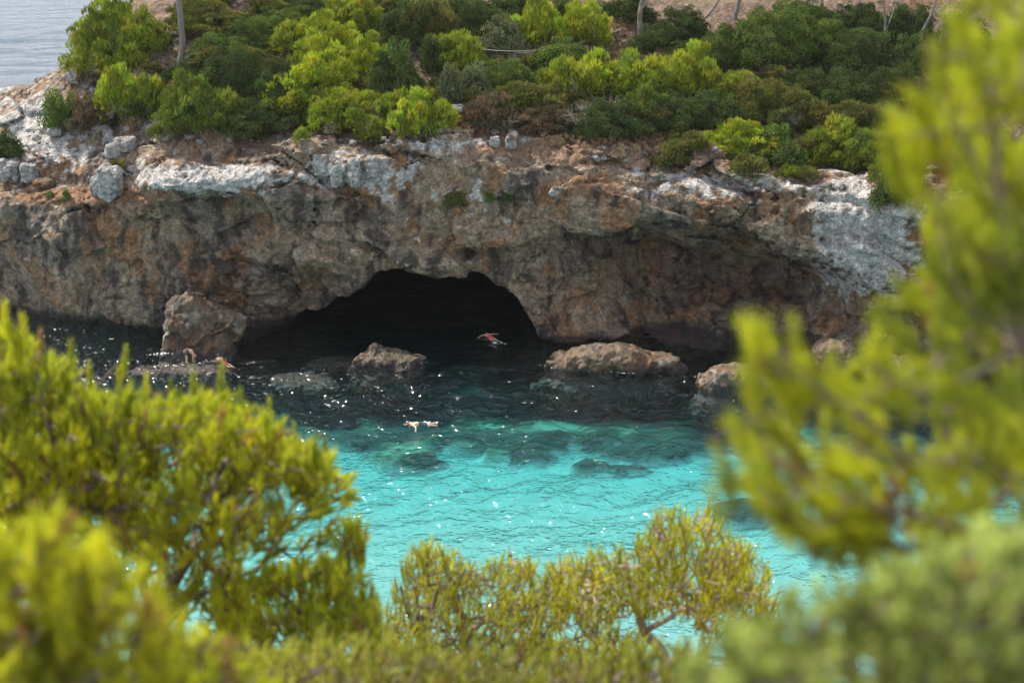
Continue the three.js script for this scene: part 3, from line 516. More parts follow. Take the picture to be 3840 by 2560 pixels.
function twigs(R, H, seed) {   // a leafless bush
  const r = rngOf(seed), T = new Tris();
  const grow = (p, d, len, rad, n) => {
    const pts = [p.clone()], q = p.clone(), e = d.clone(); for (let i = 0; i < 4; i++) { e.addScaledVector(ball(r), 0.22).addScaledVector(UPV, 0.03).normalize(); q.addScaledVector(e, len / 4); pts.push(q.clone()); }
    const k = 0.8 + 0.4 * r(); T.tube(pts, rad, rad * 0.5, 3, [0.3 * k, 0.26 * k, 0.22 * k]);
    if (n > 0) for (let i = 0; i < 3; i++) grow(pts[2 + Math.floor(r() * 3)], e.clone().addScaledVector(ball(r), 0.8).normalize(), len * 0.68, rad * 0.55, n - 1);
  };
  for (let i = 0; i < 7; i++) grow(v3(0, 0, 0), v3((r() - 0.5) * 2 * R, H * (0.5 + 0.5 * r()), (r() - 0.5) * 2 * R).normalize(), 0.5 * Math.hypot(R, H), 0.022, 3);
  return T.geo();
}
const CROWNS = { pine: [], leaf: [] };
for (const st of ['pine', 'leaf']) for (const [R, H] of [[0.9, 0.9], [1.7, 1.6], [2.9, 2.5]]) CROWNS[st].push({ R, H, list: [0, 1].map((i) => crown(st, R, H, Math.round(R * 100) + i * 7 + (st === 'pine' ? 0 : 3))) });
lap('crowns');
const TW = [twigs(0.8, 0.8, 5), twigs(0.9, 0.6, 6)];
const K = CW / 2352;
let plantSeed = 1;
// cx, row of the foot, width and height measured in a 2352-pixel-wide view of the photograph
function bush(cx, base, w, h, kind, label, name, category) {
  const p = ground(cx * K, Math.min(base, 460) * K); if (!p) { console.log('no ground for bush', label); return; }
  const m = -p.z / FOC * K, W = w * m / 2, Hh = h * m * 0.92, r = rngOf(900 + plantSeed++ * 17);
  if (kind === 'dead') { const g = single(name ?? 'dead_shrub', TW[plantSeed % 2], barkMat, label, category ?? 'dead shrub', 'dead shrubs'); g.position.copy(p); g.scale.set(W / 0.8, Hh / 0.75, W / 0.8); g.rotation.y = r() * 6; return; }
  const st = ['pine', 'pine2', 'mid', 'olive', 'brown'].includes(kind) ? 'pine' : 'leaf', set = CROWNS[st].reduce((a, b) => (Math.abs(Math.log(b.R / W)) < Math.abs(Math.log(a.R / W)) ? b : a)), c = set.list[Math.floor(r() * 2)];
  const g = thing(name ?? (st === 'pine' ? 'pine_bush' : 'lentisk_bush'), label, category ?? 'bush', p, st === 'pine' ? 'young pines on the slope' : 'evergreen bushes on the slope');
  g.position.y -= 0.15;
  // the main crown and two lower shoulders, so that no two bushes share an outline
  const lobes = [[0, 0, 0.84, 1, c, set], ...[-1, 1].map((k) => { const small = CROWNS[st].reduce((a, b) => (Math.abs(Math.log(b.R / (W * 0.6))) < Math.abs(Math.log(a.R / (W * 0.6))) ? b : a)); return [k * W * (0.38 + 0.25 * r()), W * (r() - 0.35) * 0.7, 0.5 + 0.2 * r(), 0.55 + 0.3 * r(), small.list[Math.floor(r() * 2)], small]; })];
  lobes.forEach(([x, z, k, hk, cc, st2], i) => {
    if (i && W < 0.7) return;
    for (const [n, geo, mat, kindOf] of [['crown', cc.leaves, LEAF[kind], 'stuff'], ['branches', cc.wood, barkMat, 'stuff']]) { const q = part(n, geo, mat, g, kindOf); q.scale.set(W * k / st2.R * 1.15, Hh * hk / (st2.H * 0.98), W * k / st2.R); q.rotation.y = r() * 6.3; q.position.set(x, 0, z); if (i) q.position.y = dropTo(p.x + x, p.z + z) - p.y + 0.1; if (Math.abs(q.position.y) > 1.2) q.position.y = -0.3; }
  });
}
const PLANTS = `285|150|205|150|pine2|big round yellow-green pine at the headland left of the tall trunk
225|118|70|40|mid|small low pine at the headland edge against the sea
470|66|170|75|olive|dark olive thicket right of the tall trunk at the top
282|268|110|105|pine|bright young pine on a thin stem above the white boulders
150|296|84|76|lent2|small dense green bush on the left rock terrace
20|362|56|58|lent|small dark bush at the left edge of the rock terrace
205|290|70|60|brown|dry grey-brown shrub between the green bush and the bright pine
345|262|76|78|pine2|narrow yellow-green pine leaning against the bright young pine
430|288|150|110|mid|wide mid-green pine left of the dark thicket under the trunk
500|292|120|80|mid|spreading green pine low at the soil edge above the white slab
545|215|170|110|lent|broad dark green thicket in the middle of the left slope
600|290|190|75|lent|low dark green bush along the soil edge left of centre
640|245|150|110|lent|dark green thicket between the green pine and the sunny pines
505|130|150|55|lent2|low green bush at the lower end of the diagonal hedge
585|98|130|60|lent2|green bush in the middle of the diagonal hedge
665|66|140|55|lent2|green bush near the top of the diagonal hedge
735|40|120|50|lent|dark bush at the top end of the diagonal hedge
620|40|110|45|olive|olive bush uphill of the diagonal hedge
700|18|130|40|mid|green pine at the top edge above the diagonal hedge
690|120|110|70|pine2|small sunny pine just below the diagonal hedge
760|130|150|90|pine|sunny pine high on the slope left of centre
820|70|130|80|pine2|yellow-green pine high up near the top edge left of centre
880|22|120|45|olive|olive bush cut by the top edge left of centre
735|215|200|110|pine|largest sunny pine in the middle of the left slope
855|190|130|100|pine|sunny pine right of the largest sunny one
800|285|190|90|pine2|wide sunny pine spreading over the soil edge
700|262|110|70|mid|green pine tucked under the sunny pines
880|292|100|70|pine2|yellow-green pine at the soil edge beside the twiggy round pine
960|305|120|92|pine|round sunny pine with bare twigs beneath at the cliff rim
915|232|130|140|lent|tall dark bush rising behind the twiggy round pine
930|100|120|100|lent|dark green bush left of the grey-green one high on the slope
985|90|110|90|olive|olive pine standing behind the dark centre bushes
1058|160|118|82|pine2|sunny pine with bare limbs above the mushroom bush
1010|160|90|70|lent|dark bush squeezed left of the sunny bare-limbed pine
1100|70|130|70|lent|dark bush at the top centre
1150|118|110|75|grey|grey-green bush beside the dry clearing
1238|96|108|98|pine|left of the two bright yellow pines at the top centre
1340|92|104|84|pine|right of the two bright yellow pines at the top centre
1295|140|112|56|lent2|round green bush just below the two bright yellow pines
1300|60|70|60|lent|dark bush between the two bright yellow pines
1180|30|120|45|lent|dark bush cut by the top edge left of the bright pines
1440|40|110|60|lent|dark bush at the top edge beside the black trunk
1040|238|60|72|grey|mushroom-shaped grey-green bush above the rim
1098|232|70|64|grey|grey-green bush right of the mushroom-shaped one
1165|205|150|68|lent2|wide green bush below the pile of dead branches
1200|260|170|80|olive|olive pine over the bare twigs at the rim
1125|285|120|70|brown|dry brown shrub at the rim below the grey-green bushes
1290|225|110|90|pine2|sunny pine in the row below the clearing, leftmost
1372|215|110|90|pine|sunny pine in the row below the clearing, second from left
1448|222|120|95|pine2|sunny pine in the row below the clearing, third from left
1520|205|110|75|pine|sunny pine in the row below the clearing, fourth from left
1592|192|110|86|pine|brightest pine at the right end of the row below the clearing
1250|295|140|60|brown|brown twiggy undergrowth along the rim at the centre
1400|300|170|85|lent|dark thicket beneath the row of sunny pines
1545|285|150|80|lent|dark thicket right of the one beneath the sunny pines
1640|285|130|80|lent|dark bush left of the rounded yellow and green pair
1480|262|100|60|mid|green pine buried in the dark thicket at the centre right
1690|345|150|82|pine|bright yellow half of the rounded pair near the rim
1775|355|110|76|lent2|green half of the rounded pair near the rim
1560|370|104|52|olive|low olive bush at the rim left of the rounded pair
1670|140|150|80|lent2|leftmost mound of the big green thicket at upper right
1760|130|190|120|lent2|largest mound of the big green thicket at upper right
1880|125|170|95|lent2|mound right of the largest in the green thicket at upper right
1960|160|150|90|lent|dark mound under the forked bare trunks
1830|50|170|50|lent2|topmost mound of the green thicket at upper right
1980|70|130|70|lent|dark mound left of the forked bare trunks at the top
2080|95|130|90|lent|dark green mound between the two bare forked trunks
2100|160|120|80|lent|dark mound at the right below the bare forked trunks
1560|80|140|70|lent|dark green bush behind the leaning grey limb
1500|105|90|50|lent|dark bush beside the black trunk at the path
1850|228|150|80|lent|dark mound below the green thicket in the middle right
1945|250|150|90|lent|dark mound right of the straw-coloured clearing
2035|215|130|70|lent|dark low bush above the grey outcrop at right
1740|262|130|80|olive|grey-olive bush above the rounded pair
1825|278|120|75|olive|second grey-olive bush above the rounded pair
1690|225|90|60|pine2|thin pale pine at the edge of the straw-coloured clearing
1960|305|150|82|olive|pale olive pine right of the rock step
1905|375|110|75|pine2|yellow-tipped pine above the white cliff shoulder
1985|385|130|80|mid|green pine above the white cliff shoulder
2060|410|110|80|mid|green pine leaning over the right end of the cliff
2050|470|90|90|lent|dark shrub hanging down the right end of the cliff
2090|350|120|110|lent|dark bush behind the right foreground branches on the slope
2200|300|150|120|lent|dark bush on the far right slope behind the foreground pine
2280|420|150|110|mid|green pine on the far right slope behind the foreground pine
2200|150|160|110|lent|dark bush at the top right behind the foreground pine
2310|230|130|110|lent2|green bush at the right edge behind the foreground pine
692|320|36|24|pine2|tiny yellow-green tuft on the pebbly soil at the left
270|408|40|36|olive|little olive tuft growing on the tall white boulder
152|502|26|22|lent2|tiny green tuft in a crack of the left cliff, lower
112|450|26|16|lent2|tiny green tuft at the lip of the red ledge
1830|400|60|26|pine2|low yellow tuft on the rim rocks at the right
1125|476|34|26|lent2|small green tuft clinging to the middle of the cliff face
1170|470|30|26|lent|small dark tuft clinging to the cliff face, right of the green one
1045|545|46|20|olive|mossy olive tuft along the crack in the cliff face
848|318|80|60|dead|bare grey shrub hanging at the soil edge left of the twiggy pine
945|300|90|50|dead|bare arched twigs under the round sunny pine
1300|250|80|56|dead|grey leafless shrub in front of the row of sunny pines
1380|275|100|60|dead|bleached leafless shrub in the dark thicket at the centre
1330|310|110|56|dead|tangle of bare stems at the rim in the centre
1150|300|90|56|dead|brown leafless shrub above the rim boulders
1820|300|60|44|dead|small bare shrub among the grey-olive bushes
205|270|60|60|dead|fine grey twigs beside the small green bush on the terrace`;
for (const l of PLANTS.split('\n')) { const [a, b, c, d, k, t] = l.split('|'); bush(+a, +b, +c, +d, k, t); }
lap('bushes');

// tall pines whose crowns are above the picture: trunk points as [px, row]
function tallTree(pts, r0, label, top, crowned, limbs = []) {
  const foot = ground(...pts[0]); if (!foot) { console.log('no ground for tree', label); return; }
  const D = -foot.z, g = thing('pine_tree', label, 'tree', foot, 'tall pines above the slope'), W = pts.map(([u, v]) => at(u, v, D).sub(foot)), T = new Tris(), r = rngOf(pts[0][0]);
  W[0].y -= 0.4;
  const c = new THREE.CatmullRomCurve3(W).getPoints(18).map((p, i) => p.add(v3(0.05 * perlin(i * 0.6, r0 * 9, 1), 0, 0.12 * perlin(i * 0.5, 3, r0 * 9)))), k = [0.17, 0.14, 0.12];
  T.tube(c, r0, r0 * 0.62, 9, k); part('trunk', T.geo(), barkMat, g);
  for (const l of limbs) { const L = new Tris(), w = l.map(([u, v]) => at(u, v, D).sub(foot)); L.tube(new THREE.CatmullRomCurve3(w).getPoints(10), r0 * 0.55, r0 * 0.2, 6, [0.24, 0.21, 0.19]); part('limb', L.geo(), barkMat, g); }
  if (crowned) for (let i = 0; i < 4; i++) { const e = c[c.length - 1], q = part('crown', CROWNS.pine[1].list[i % 2].leaves, LEAF.mid, g, 'stuff'); q.position.set(e.x + (r() - 0.5) * 3, e.y + 0.6 + r() * 1.5, e.z + (r() - 0.5) * 3); q.scale.setScalar(0.8 + 0.4 * r()); q.rotation.y = r() * 6; }
}
tallTree([[668, 248], [682, 180], [678, 90], [668, 0], [670, -160], [680, -330]], 0.3, 'tall single pine trunk on the bare rocky slope at upper left', 0, true, [[[668, 240], [620, 268], [545, 285]], [[690, 225], [740, 190], [800, 130]]]);
tallTree([[2405, 138], [2400, 60], [2412, -20], [2430, -200]], 0.24, 'black pine trunk beside the stony path at the top', 0, true, [[[2402, 40], [2420, 10], [2440, -20]]]);
tallTree([[2490, 150], [2560, 125], [2620, 90], [2690, 10], [2720, -80]], 0.13, 'leaning grey limb reaching up right from the path', 0, false, [[[2625, 85], [2660, 60], [2690, 45]]]);
tallTree([[2755, 62], [2770, 10], [2790, -60], [2800, -200]], 0.2, 'grey trunk cut by the top edge above the green thicket', 0, true);
tallTree([[3318, 180], [3322, 110], [3318, 40], [3310, -60]], 0.13, 'bare forked trunk, left of the two at upper right', 0, false, [[[3322, 120], [3345, 60], [3370, -20]]]);
tallTree([[3440, 200], [3455, 130], [3490, 60], [3520, -20]], 0.15, 'bare leaning forked trunk, right of the two at upper right', 0, false, [[[3490, 55], [3530, 30], [3570, -15]]]);
tallTree([[3085, 32], [3082, 0], [3080, -120]], 0.2, 'dark trunk stub at the top edge over the green thicket', 0, true);

// dead branches on the clearing, the cable above them, fallen roots
{
  const r = rngOf(31), p0 = ground(1950, 215);
  const g = thing('branch_pile', 'pile of bleached dead branches in the dry clearing at the top centre', 'branch pile', p0);
  for (let i = 0; i < 16; i++) {
    const T = new Tris(), a = v3((r() - 0.5) * 2.4, 0.1 + r() * 0.35, (r() - 0.5) * 1.2), d = v3(0.9 + r() * 0.3, 0.18 * (r() - 0.25), (r() - 0.5) * 1.1).normalize(), pts = [];
    for (let j = 0; j < 6; j++) pts.push(a.clone().addScaledVector(d, (j / 5 - 0.5) * (1.6 + r() * 0.8)).add(v3(0, 0.06 * r(), 0.06 * r())));
    const k = 0.8 + 0.4 * r(); T.tube(pts, 0.035 + 0.02 * r(), 0.012, 5, [0.42 * k, 0.37 * k, 0.32 * k]); part('branch', T.geo(), barkMat, g);
  }
  for (const [a, b, c, rad, label] of [[[2440, 40 + 118], [2510, 138], [2590, 128], 0.07, 'pale dead log lying across the slope below the leaning limb'], [[2480, 215], [2520, 208], [2570, 206], 0.06, 'short dead log in the dry grass right of the path'], [[2010, 235], [2030, 226], [2060, 250], 0.05, 'crooked bleached stick in front of the branch pile'], [[2830, 55 + 60], [2880, 112], [2950, 118], 0.05, 'thin dead stick lying on the green thicket at upper right']]) {
    const w = [a, b, c].map(([u, v]) => ground(u, v)).filter(Boolean).map((q) => q.add(v3(0, 0.12, 0))); if (w.length < 3) continue;
    const T = new Tris(); T.tube(new THREE.CatmullRomCurve3(w.map((q) => q.clone().sub(w[0]))).getPoints(10), rad, rad * 0.5, 6, [0.36, 0.31, 0.26]);
    single('fallen_branch', T.geo(), barkMat, label, 'branch').position.copy(w[0]);
  }
  const a = at(1812, 184, 113), b = at(2330, 108, 119), pts = []; for (let i = 0; i <= 24; i++) { const t = i / 24, q = a.clone().lerp(b, t); q.y -= 4 * t * (1 - t) * 0.75; pts.push(q.sub(a)); }
  const T = new Tris(); T.tube(pts, 0.022, 0.022, 5, [0.5, 0.46, 0.4]); single('cable', T.geo(), barkMat, 'thin pale cable sagging across the dry clearing at the top', 'cable').position.copy(a);
}
// straw and undergrowth on the earth
{
  const r = rngOf(77), tuft = (len, wid, n, cols) => { const T = new Tris(); for (let i = 0; i < n; i++) { const d = v3((r() - 0.5) * 1.1, 1, (r() - 0.5) * 1.1).normalize(), o = v3((r() - 0.5) * 0.2, -0.03, (r() - 0.5) * 0.2), k = cols[Math.floor(r() * cols.length)]; T.blade(o, d, d.clone().cross(ball(r)).normalize(), len * (0.6 + 0.6 * r()), wid, k); } return T.geo(); };
  const straw = tuft(0.32, 0.012, 22, [[0.42, 0.29, 0.15], [0.36, 0.23, 0.11], [0.3, 0.18, 0.09]]), scrub = tuft(0.3, 0.03, 26, [[0.1, 0.12, 0.03], [0.14, 0.13, 0.05], [0.16, 0.12, 0.07]]), M = new THREE.Matrix4(), Q = new THREE.Quaternion();
  const scatter = (name, label, category, geo, mat, zones) => {
    const list = []; for (const [u, v, w, h, n] of zones) for (let i = 0; i < n; i++) { const p = ground(u + (r() - 0.5) * w, v + (r() - 0.5) * h); if (!p || fbm(p.x / 2, 5, p.z / 2, 2) < -0.22) continue; const s = 0.6 + 0.8 * r(); list.push(new THREE.Matrix4().compose(p, Q.setFromAxisAngle(UPV, r() * 6.3).clone(), v3(s, s, s))); }
    const m = new THREE.InstancedMesh(geo, mat, list.length); list.forEach((q, i) => m.setMatrixAt(i, q)); m.name = name; m.castShadow = m.receiveShadow = true; scene.add(m); tag(m, label, category, null, 'stuff');
  };
  scatter('dry_grass', 'straw-coloured dry grass on the clearings of the slope', 'dry grass', straw, barkMat, [[2050, 200, 520, 110, 700], [2450, 215, 420, 130, 800], [2750, 275, 330, 110, 650], [3520, 255, 240, 120, 350], [3520, 30, 220, 80, 200], [2400, 510, 760, 120, 700], [1850, 470, 420, 60, 250], [2280, 110, 160, 120, 120], [980, 480, 420, 60, 120]]);
  const low = (name, label, mat, geo, n, seedZones) => scatter(name, label, 'scrub', geo, mat, seedZones);
  low('green_scrub', 'low dark green scrub knitting the bushes of the slope together', LEAF.lent, CROWNS.leaf[0].list[0].leaves, 0, [[1300, 330, 1700, 210, 50], [1300, 80, 1300, 140, 26], [2900, 330, 1200, 330, 60], [3000, 560, 700, 180, 26]]);
  low('olive_scrub', 'low olive scrub between the sunny pines of the slope', LEAF.olive, CROWNS.pine[0].list[1].leaves, 0, [[1400, 330, 1700, 220, 60], [1300, 80, 1300, 140, 22], [2900, 400, 1100, 300, 50], [3050, 600, 600, 150, 20]]);
  scatter('undergrowth', 'low dark scrub filling the ground between the bushes', 'undergrowth', scrub, barkMat, [[1700, 250, 2500, 260, 2400], [1400, 60, 1500, 150, 700], [2900, 300, 1400, 330, 1500], [1000, 420, 900, 80, 300], [2150, 430, 700, 90, 300]]);
}
lap('hillside');

// ---------------------------------------------------------------- bathers
const skinMat = new THREE.MeshStandardMaterial({ roughness: 0.5 }); skinMat.color.setRGB(0.5, 0.31, 0.21);
const paleSkinMat = new THREE.MeshStandardMaterial({ roughness: 0.5 }); paleSkinMat.color.setRGB(0.62, 0.4, 0.3);
const hairMat = new THREE.MeshStandardMaterial({ roughness: 0.6 }); hairMat.color.setRGB(0.035, 0.022, 0.015);
const fairHairMat = new THREE.MeshStandardMaterial({ roughness: 0.6 }); fairHairMat.color.setRGB(0.3, 0.18, 0.07);
const cloth = (r, g, b) => { const m = new THREE.MeshStandardMaterial({ roughness: 0.8 }); m.color.setRGB(r, g, b); return m; };
function capsule(p, a, b, ra, rb) { const bx = b.x - a.x, by = b.y - a.y, bz = b.z - a.z, px = p.x - a.x, py = p.y - a.y, pz = p.z - a.z, t = clamp((px * bx + py * by + pz * bz) / (bx * bx + by * by + bz * bz + 1e-9), 0, 1); return Math.hypot(px - bx * t, py - by * t, pz - bz * t) - lerp(ra, rb, t); }
// J: joints in metres; the body is one surface, head and hands meshed finer and joined to it
function person(pos, turn, label, J, look, skin, hair, dressed, group) {
  const g = thing('person', label, 'person', pos, group), V = {}, q = v3(0, 0, 0);
  g.rotation.y = turn;
  for (const k in J) V[k] = v3(...J[k]);
  const bones = [[V.pelvis, V.waist, 0.135, 0.12], [V.waist, V.chest, 0.12, 0.145], [V.chest, V.neck, 0.14, 0.065], [V.neck, V.head, 0.055, 0.06], [V.chest, V.neck, 0.12, 0.07]];
  for (const s of ['L', 'R']) bones.push([V.neck, V['shoulder' + s], 0.07, 0.065], [V.chest, V['shoulder' + s], 0.11, 0.07], [V['shoulder' + s], V['elbow' + s], 0.055, 0.042], [V['elbow' + s], V['wrist' + s], 0.042, 0.028], [V.pelvis, V['hip' + s], 0.12, 0.1], [V['hip' + s], V['knee' + s], 0.092, 0.058], [V['knee' + s], V['ankle' + s], 0.057, 0.036], [V['ankle' + s], V['toe' + s], 0.04, 0.024]);
  const body = (x, y, z) => { q.set(x, y, z); let d = 9; for (const [a, b, r, t] of bones) d = smin(d, capsule(q, a, b, r, t), 0.035); return d; };
  const box = new THREE.Box3().setFromPoints(Object.values(V)).expandByScalar(0.22), geos = [polygonize(body, box.min.toArray(), box.max.toArray(), 0.026)];
  const f = v3(...look).normalize(), up = V.head.clone().sub(V.neck).normalize(); f.addScaledVector(up, -f.dot(up)).normalize(); const side = up.clone().cross(f), hc = V.head.clone().addScaledVector(up, 0.06), w = (a, b, c) => hc.clone().addScaledVector(side, a).addScaledVector(up, b).addScaledVector(f, c);
  const skull = [[w(0, 0.035, -0.02), w(0, 0.03, 0.02), 0.088, 0.082], [w(0, -0.02, 0.03), w(0, -0.07, 0.05), 0.07, 0.045], [w(0, 0.0, 0.085), w(0, -0.025, 0.105), 0.012, 0.017], [w(-0.03, -0.06, 0.07), w(0.03, -0.06, 0.07), 0.016, 0.016], [w(-0.085, -0.005, -0.005), w(-0.088, 0.02, -0.01), 0.014, 0.018], [w(0.085, -0.005, -0.005), w(0.088, 0.02, -0.01), 0.014, 0.018], [w(0, -0.06, 0), V.neck, 0.055, 0.058]];
  const eyes = [w(-0.033, 0.02, 0.098), w(0.033, 0.02, 0.098)];
  const headF = (x, y, z) => { q.set(x, y, z); let d = 9; for (const [a, b, r, t] of skull) d = smin(d, capsule(q, a, b, r, t), 0.022); for (const e of eyes) d = Math.max(d, 0.014 - q.distanceTo(e)); return d; };
  const hb = new THREE.Box3().setFromPoints([hc, V.neck]).expandByScalar(0.17); geos.push(polygonize(headF, hb.min.toArray(), hb.max.toArray(), 0.012));
  for (const s of ['L', 'R']) {
    const a = V['elbow' + s], b = V['wrist' + s], d = b.clone().sub(a).normalize(), n = Math.abs(d.y) > 0.8 ? v3(0, 0, 1) : v3(0, 1, 0), sd = d.clone().cross(n).normalize().multiplyScalar(s === 'L' ? 1 : -1), nn = sd.clone().cross(d), h = [[b, b.clone().addScaledVector(d, 0.05), 0.027, 0.03]], P = (i, j, k) => b.clone().addScaledVector(d, i).addScaledVector(sd, j).addScaledVector(nn, k);
    for (const [o, len] of [[-0.03, 0.062], [-0.01, 0.074], [0.011, 0.08], [0.031, 0.072]]) { h.push([P(0.03, o * 0.8, 0), P(0.085, o, 0), 0.014, 0.0105], [P(0.085, o, 0), P(0.085 + len * 0.55, o * 1.15, -0.01), 0.0105, 0.0095], [P(0.085 + len * 0.55, o * 1.15, -0.01), P(0.08 + len, o * 1.2, -0.03), 0.0095, 0.008]); }
    h.push([P(0.02, 0.026, 0), P(0.055, 0.058, -0.012), 0.015, 0.0115], [P(0.055, 0.058, -0.012), P(0.09, 0.072, -0.022), 0.0115, 0.009]);
    const hf = (x, y, z) => { q.set(x, y, z); let e = 9; for (const [c, t, r1, r2] of h) e = Math.min(e, capsule(q, c, t, r1, r2)); return e; }, c = P(0.08, 0, 0);
    geos.push(polygonize(hf, c.clone().subScalar(0.125).toArray(), c.clone().addScalar(0.125).toArray(), 0.0075));
  }
  part('body', mergeGeometries(geos), skin, g);
  const hairF = (x, y, z) => { const d = headF(x, y, z) - 0.014; q.set(x, y, z).sub(hc); return Math.max(d, q.dot(f) * 0.9 - q.dot(up) * 0.75 - 0.018); };
  part('hair', polygonize(hairF, hb.min.toArray(), hb.max.toArray(), 0.014), hair, g);
  if (dressed) {
    const hp = V.pelvis, shorts = (x, y, z) => { const d = body(x, y, z) - 0.014; q.set(x, y, z); let k = Math.min(capsule(q, V.pelvis, V.waist.clone().lerp(V.pelvis, 0.55), 0.24, 0.22)); for (const s of ['L', 'R']) k = Math.min(k, capsule(q, V['hip' + s], V['hip' + s].clone().lerp(V['knee' + s], dressed.leg), 0.14, 0.13)); return Math.max(d, k); };
    const sb = new THREE.Box3().setFromPoints([V.pelvis, V.waist, V.kneeL, V.kneeR]).expandByScalar(0.2); part('swim_shorts', polygonize(shorts, sb.min.toArray(), sb.max.toArray(), 0.024), dressed.mat, g);
  }
  return { g, V, w };
}
// bent over at the hips with the hands in the water, seen from the side
person(onWater(702, 1362, -0.16), 0.35, 'bather bending over with both hands in the water by the tall boulder', { pelvis: [-0.12, 0.9, 0], waist: [0.02, 0.98, 0], chest: [0.3, 0.86, 0], neck: [0.46, 0.7, 0], head: [0.52, 0.58, 0], shoulderL: [0.38, 0.74, -0.18], elbowL: [0.42, 0.46, -0.2], wristL: [0.4, 0.2, -0.16], shoulderR: [0.38, 0.74, 0.18], elbowR: [0.44, 0.46, 0.2], wristR: [0.46, 0.2, 0.17], hipL: [-0.12, 0.86, -0.1], kneeL: [-0.05, 0.46, -0.12], ankleL: [-0.1, 0.06, -0.12], toeL: [0.08, 0.02, -0.13], hipR: [-0.12, 0.86, 0.1], kneeR: [-0.03, 0.46, 0.12], ankleR: [-0.06, 0.06, 0.13], toeR: [0.12, 0.02, 0.14] }, [0.5, -0.85, 0.3], skinMat, fairHairMat, { mat: cloth(0.12, 0.09, 0.07), leg: 0.25 });
// wading with head and shoulders out
person(onWater(826, 1350), -0.5, 'swimmer with head and shoulders out of the water beside the bending bather', { pelvis: [0.35, -0.22, 0], waist: [0.22, -0.12, 0], chest: [0.05, 0.03, 0], neck: [-0.1, 0.16, 0], head: [-0.14, 0.24, 0], shoulderL: [-0.02, 0.08, 0.18], elbowL: [-0.2, -0.08, 0.3], wristL: [-0.4, -0.05, 0.28], shoulderR: [-0.02, 0.08, -0.18], elbowR: [-0.22, -0.08, -0.28], wristR: [-0.42, -0.05, -0.24], hipL: [0.38, -0.24, 0.1], kneeL: [0.75, -0.36, 0.14], ankleL: [1.1, -0.3, 0.14], toeL: [1.25, -0.34, 0.14], hipR: [0.38, -0.24, -0.1], kneeR: [0.74, -0.3, -0.14], ankleR: [1.08, -0.42, -0.14], toeR: [1.22, -0.5, -0.14] }, [-1, 0.1, 0.2], skinMat, hairMat, { mat: cloth(0.5, 0.05, 0.03), leg: 0.3 });
// swimming into the cave, arms wide, body stretched away from the camera
person(onWater(1838, 1268, 0), 0, 'swimmer in red shorts with arms spread at the cave mouth', { pelvis: [0.02, 0.1, 0.12], waist: [-0.06, 0.12, -0.08], chest: [-0.16, 0.12, -0.34], neck: [-0.24, 0.13, -0.56], head: [-0.29, 0.16, -0.68], shoulderL: [-0.38, 0.12, -0.42], elbowL: [-0.66, 0.14, -0.3], wristL: [-0.84, 0.06, -0.08], shoulderR: [-0.04, 0.14, -0.54], elbowR: [0.24, 0.17, -0.54], wristR: [0.5, 0.18, -0.56], hipL: [-0.08, 0.09, 0.2], kneeL: [0.08, 0.07, 0.6], ankleL: [0.3, 0.06, 0.92], toeL: [0.3, 0.16, 1.05], hipR: [0.12, 0.09, 0.14], kneeR: [0.36, 0.07, 0.46], ankleR: [0.62, 0.03, 0.78], toeR: [0.74, 0.0, 0.92] }, [-0.3, -0.3, -1], skinMat, hairMat, { mat: cloth(0.62, 0.05, 0.06), leg: 0.28 });
// snorkeller face down, one arm towards the camera
const sn = person(onWater(1572, 1594, 0.05), 0.12, 'snorkeller floating face down with an orange snorkel in the dark water', { pelvis: [0.18, 0.05, -0.05], waist: [0.02, 0.08, -0.02], chest: [-0.24, 0.08, 0.03], neck: [-0.47, 0.07, 0.06], head: [-0.58, 0.06, 0.07], shoulderL: [-0.36, 0.07, 0.24], elbowL: [-0.24, 0.03, 0.5], wristL: [-0.26, -0.04, 0.74], shoulderR: [-0.38, 0.08, -0.14], elbowR: [-0.6, 0.04, -0.3], wristR: [-0.8, 0, -0.26], hipL: [0.24, 0.03, 0.05], kneeL: [0.62, 0.02, 0.06], ankleL: [1.0, -0.04, 0.1], toeL: [1.14, -0.06, 0.1], hipR: [0.24, 0.03, -0.14], kneeR: [0.62, 0, -0.16], ankleR: [0.98, 0.04, -0.14], toeR: [1.12, 0.06, -0.14] }, [-0.2, -1, 0], paleSkinMat, hairMat, { mat: cloth(0.06, 0.06, 0.09), leg: 0.4 });
{ const T = new Tris(), p = sn.V.head; T.tube([v3(p.x - 0.02, -0.06, p.z + 0.1), v3(p.x - 0.06, 0.06, p.z + 0.14), v3(p.x - 0.08, 0.3, p.z + 0.1)], 0.018, 0.018, 7, [1, 1, 1]); const m = part('snorkel', T.geo(), cloth(0.85, 0.13, 0.03), sn.g); m.userData.label = 'orange snorkel tube'; }
// treading water behind the front shrubs
person(onWater(1928, 2110, 0), 0.3, 'pale swimmer with one arm raised behind the tips of the front shrubs', { pelvis: [0.3, -0.28, 0.1], waist: [0.2, -0.16, 0.06], chest: [0.02, 0.02, 0], neck: [-0.14, 0.17, -0.04], head: [-0.17, 0.27, -0.04], shoulderL: [-0.1, 0.1, 0.15], elbowL: [0.08, 0.0, 0.36], wristL: [0.26, 0.02, 0.5], shoulderR: [-0.08, 0.12, -0.19], elbowR: [-0.2, 0.36, -0.26], wristR: [-0.18, 0.62, -0.26], hipL: [0.34, -0.32, 0.2], kneeL: [0.6, -0.5, 0.3], ankleL: [0.95, -0.6, 0.3], toeL: [1.08, -0.66, 0.3], hipR: [0.36, -0.32, 0.02], kneeR: [0.66, -0.5, 0], ankleR: [1.0, -0.55, -0.02], toeR: [1.14, -0.6, -0.02] }, [-1, 0, 0.5], paleSkinMat, hairMat, { mat: cloth(0.08, 0.08, 0.12), leg: 0.35 });
lap('people');
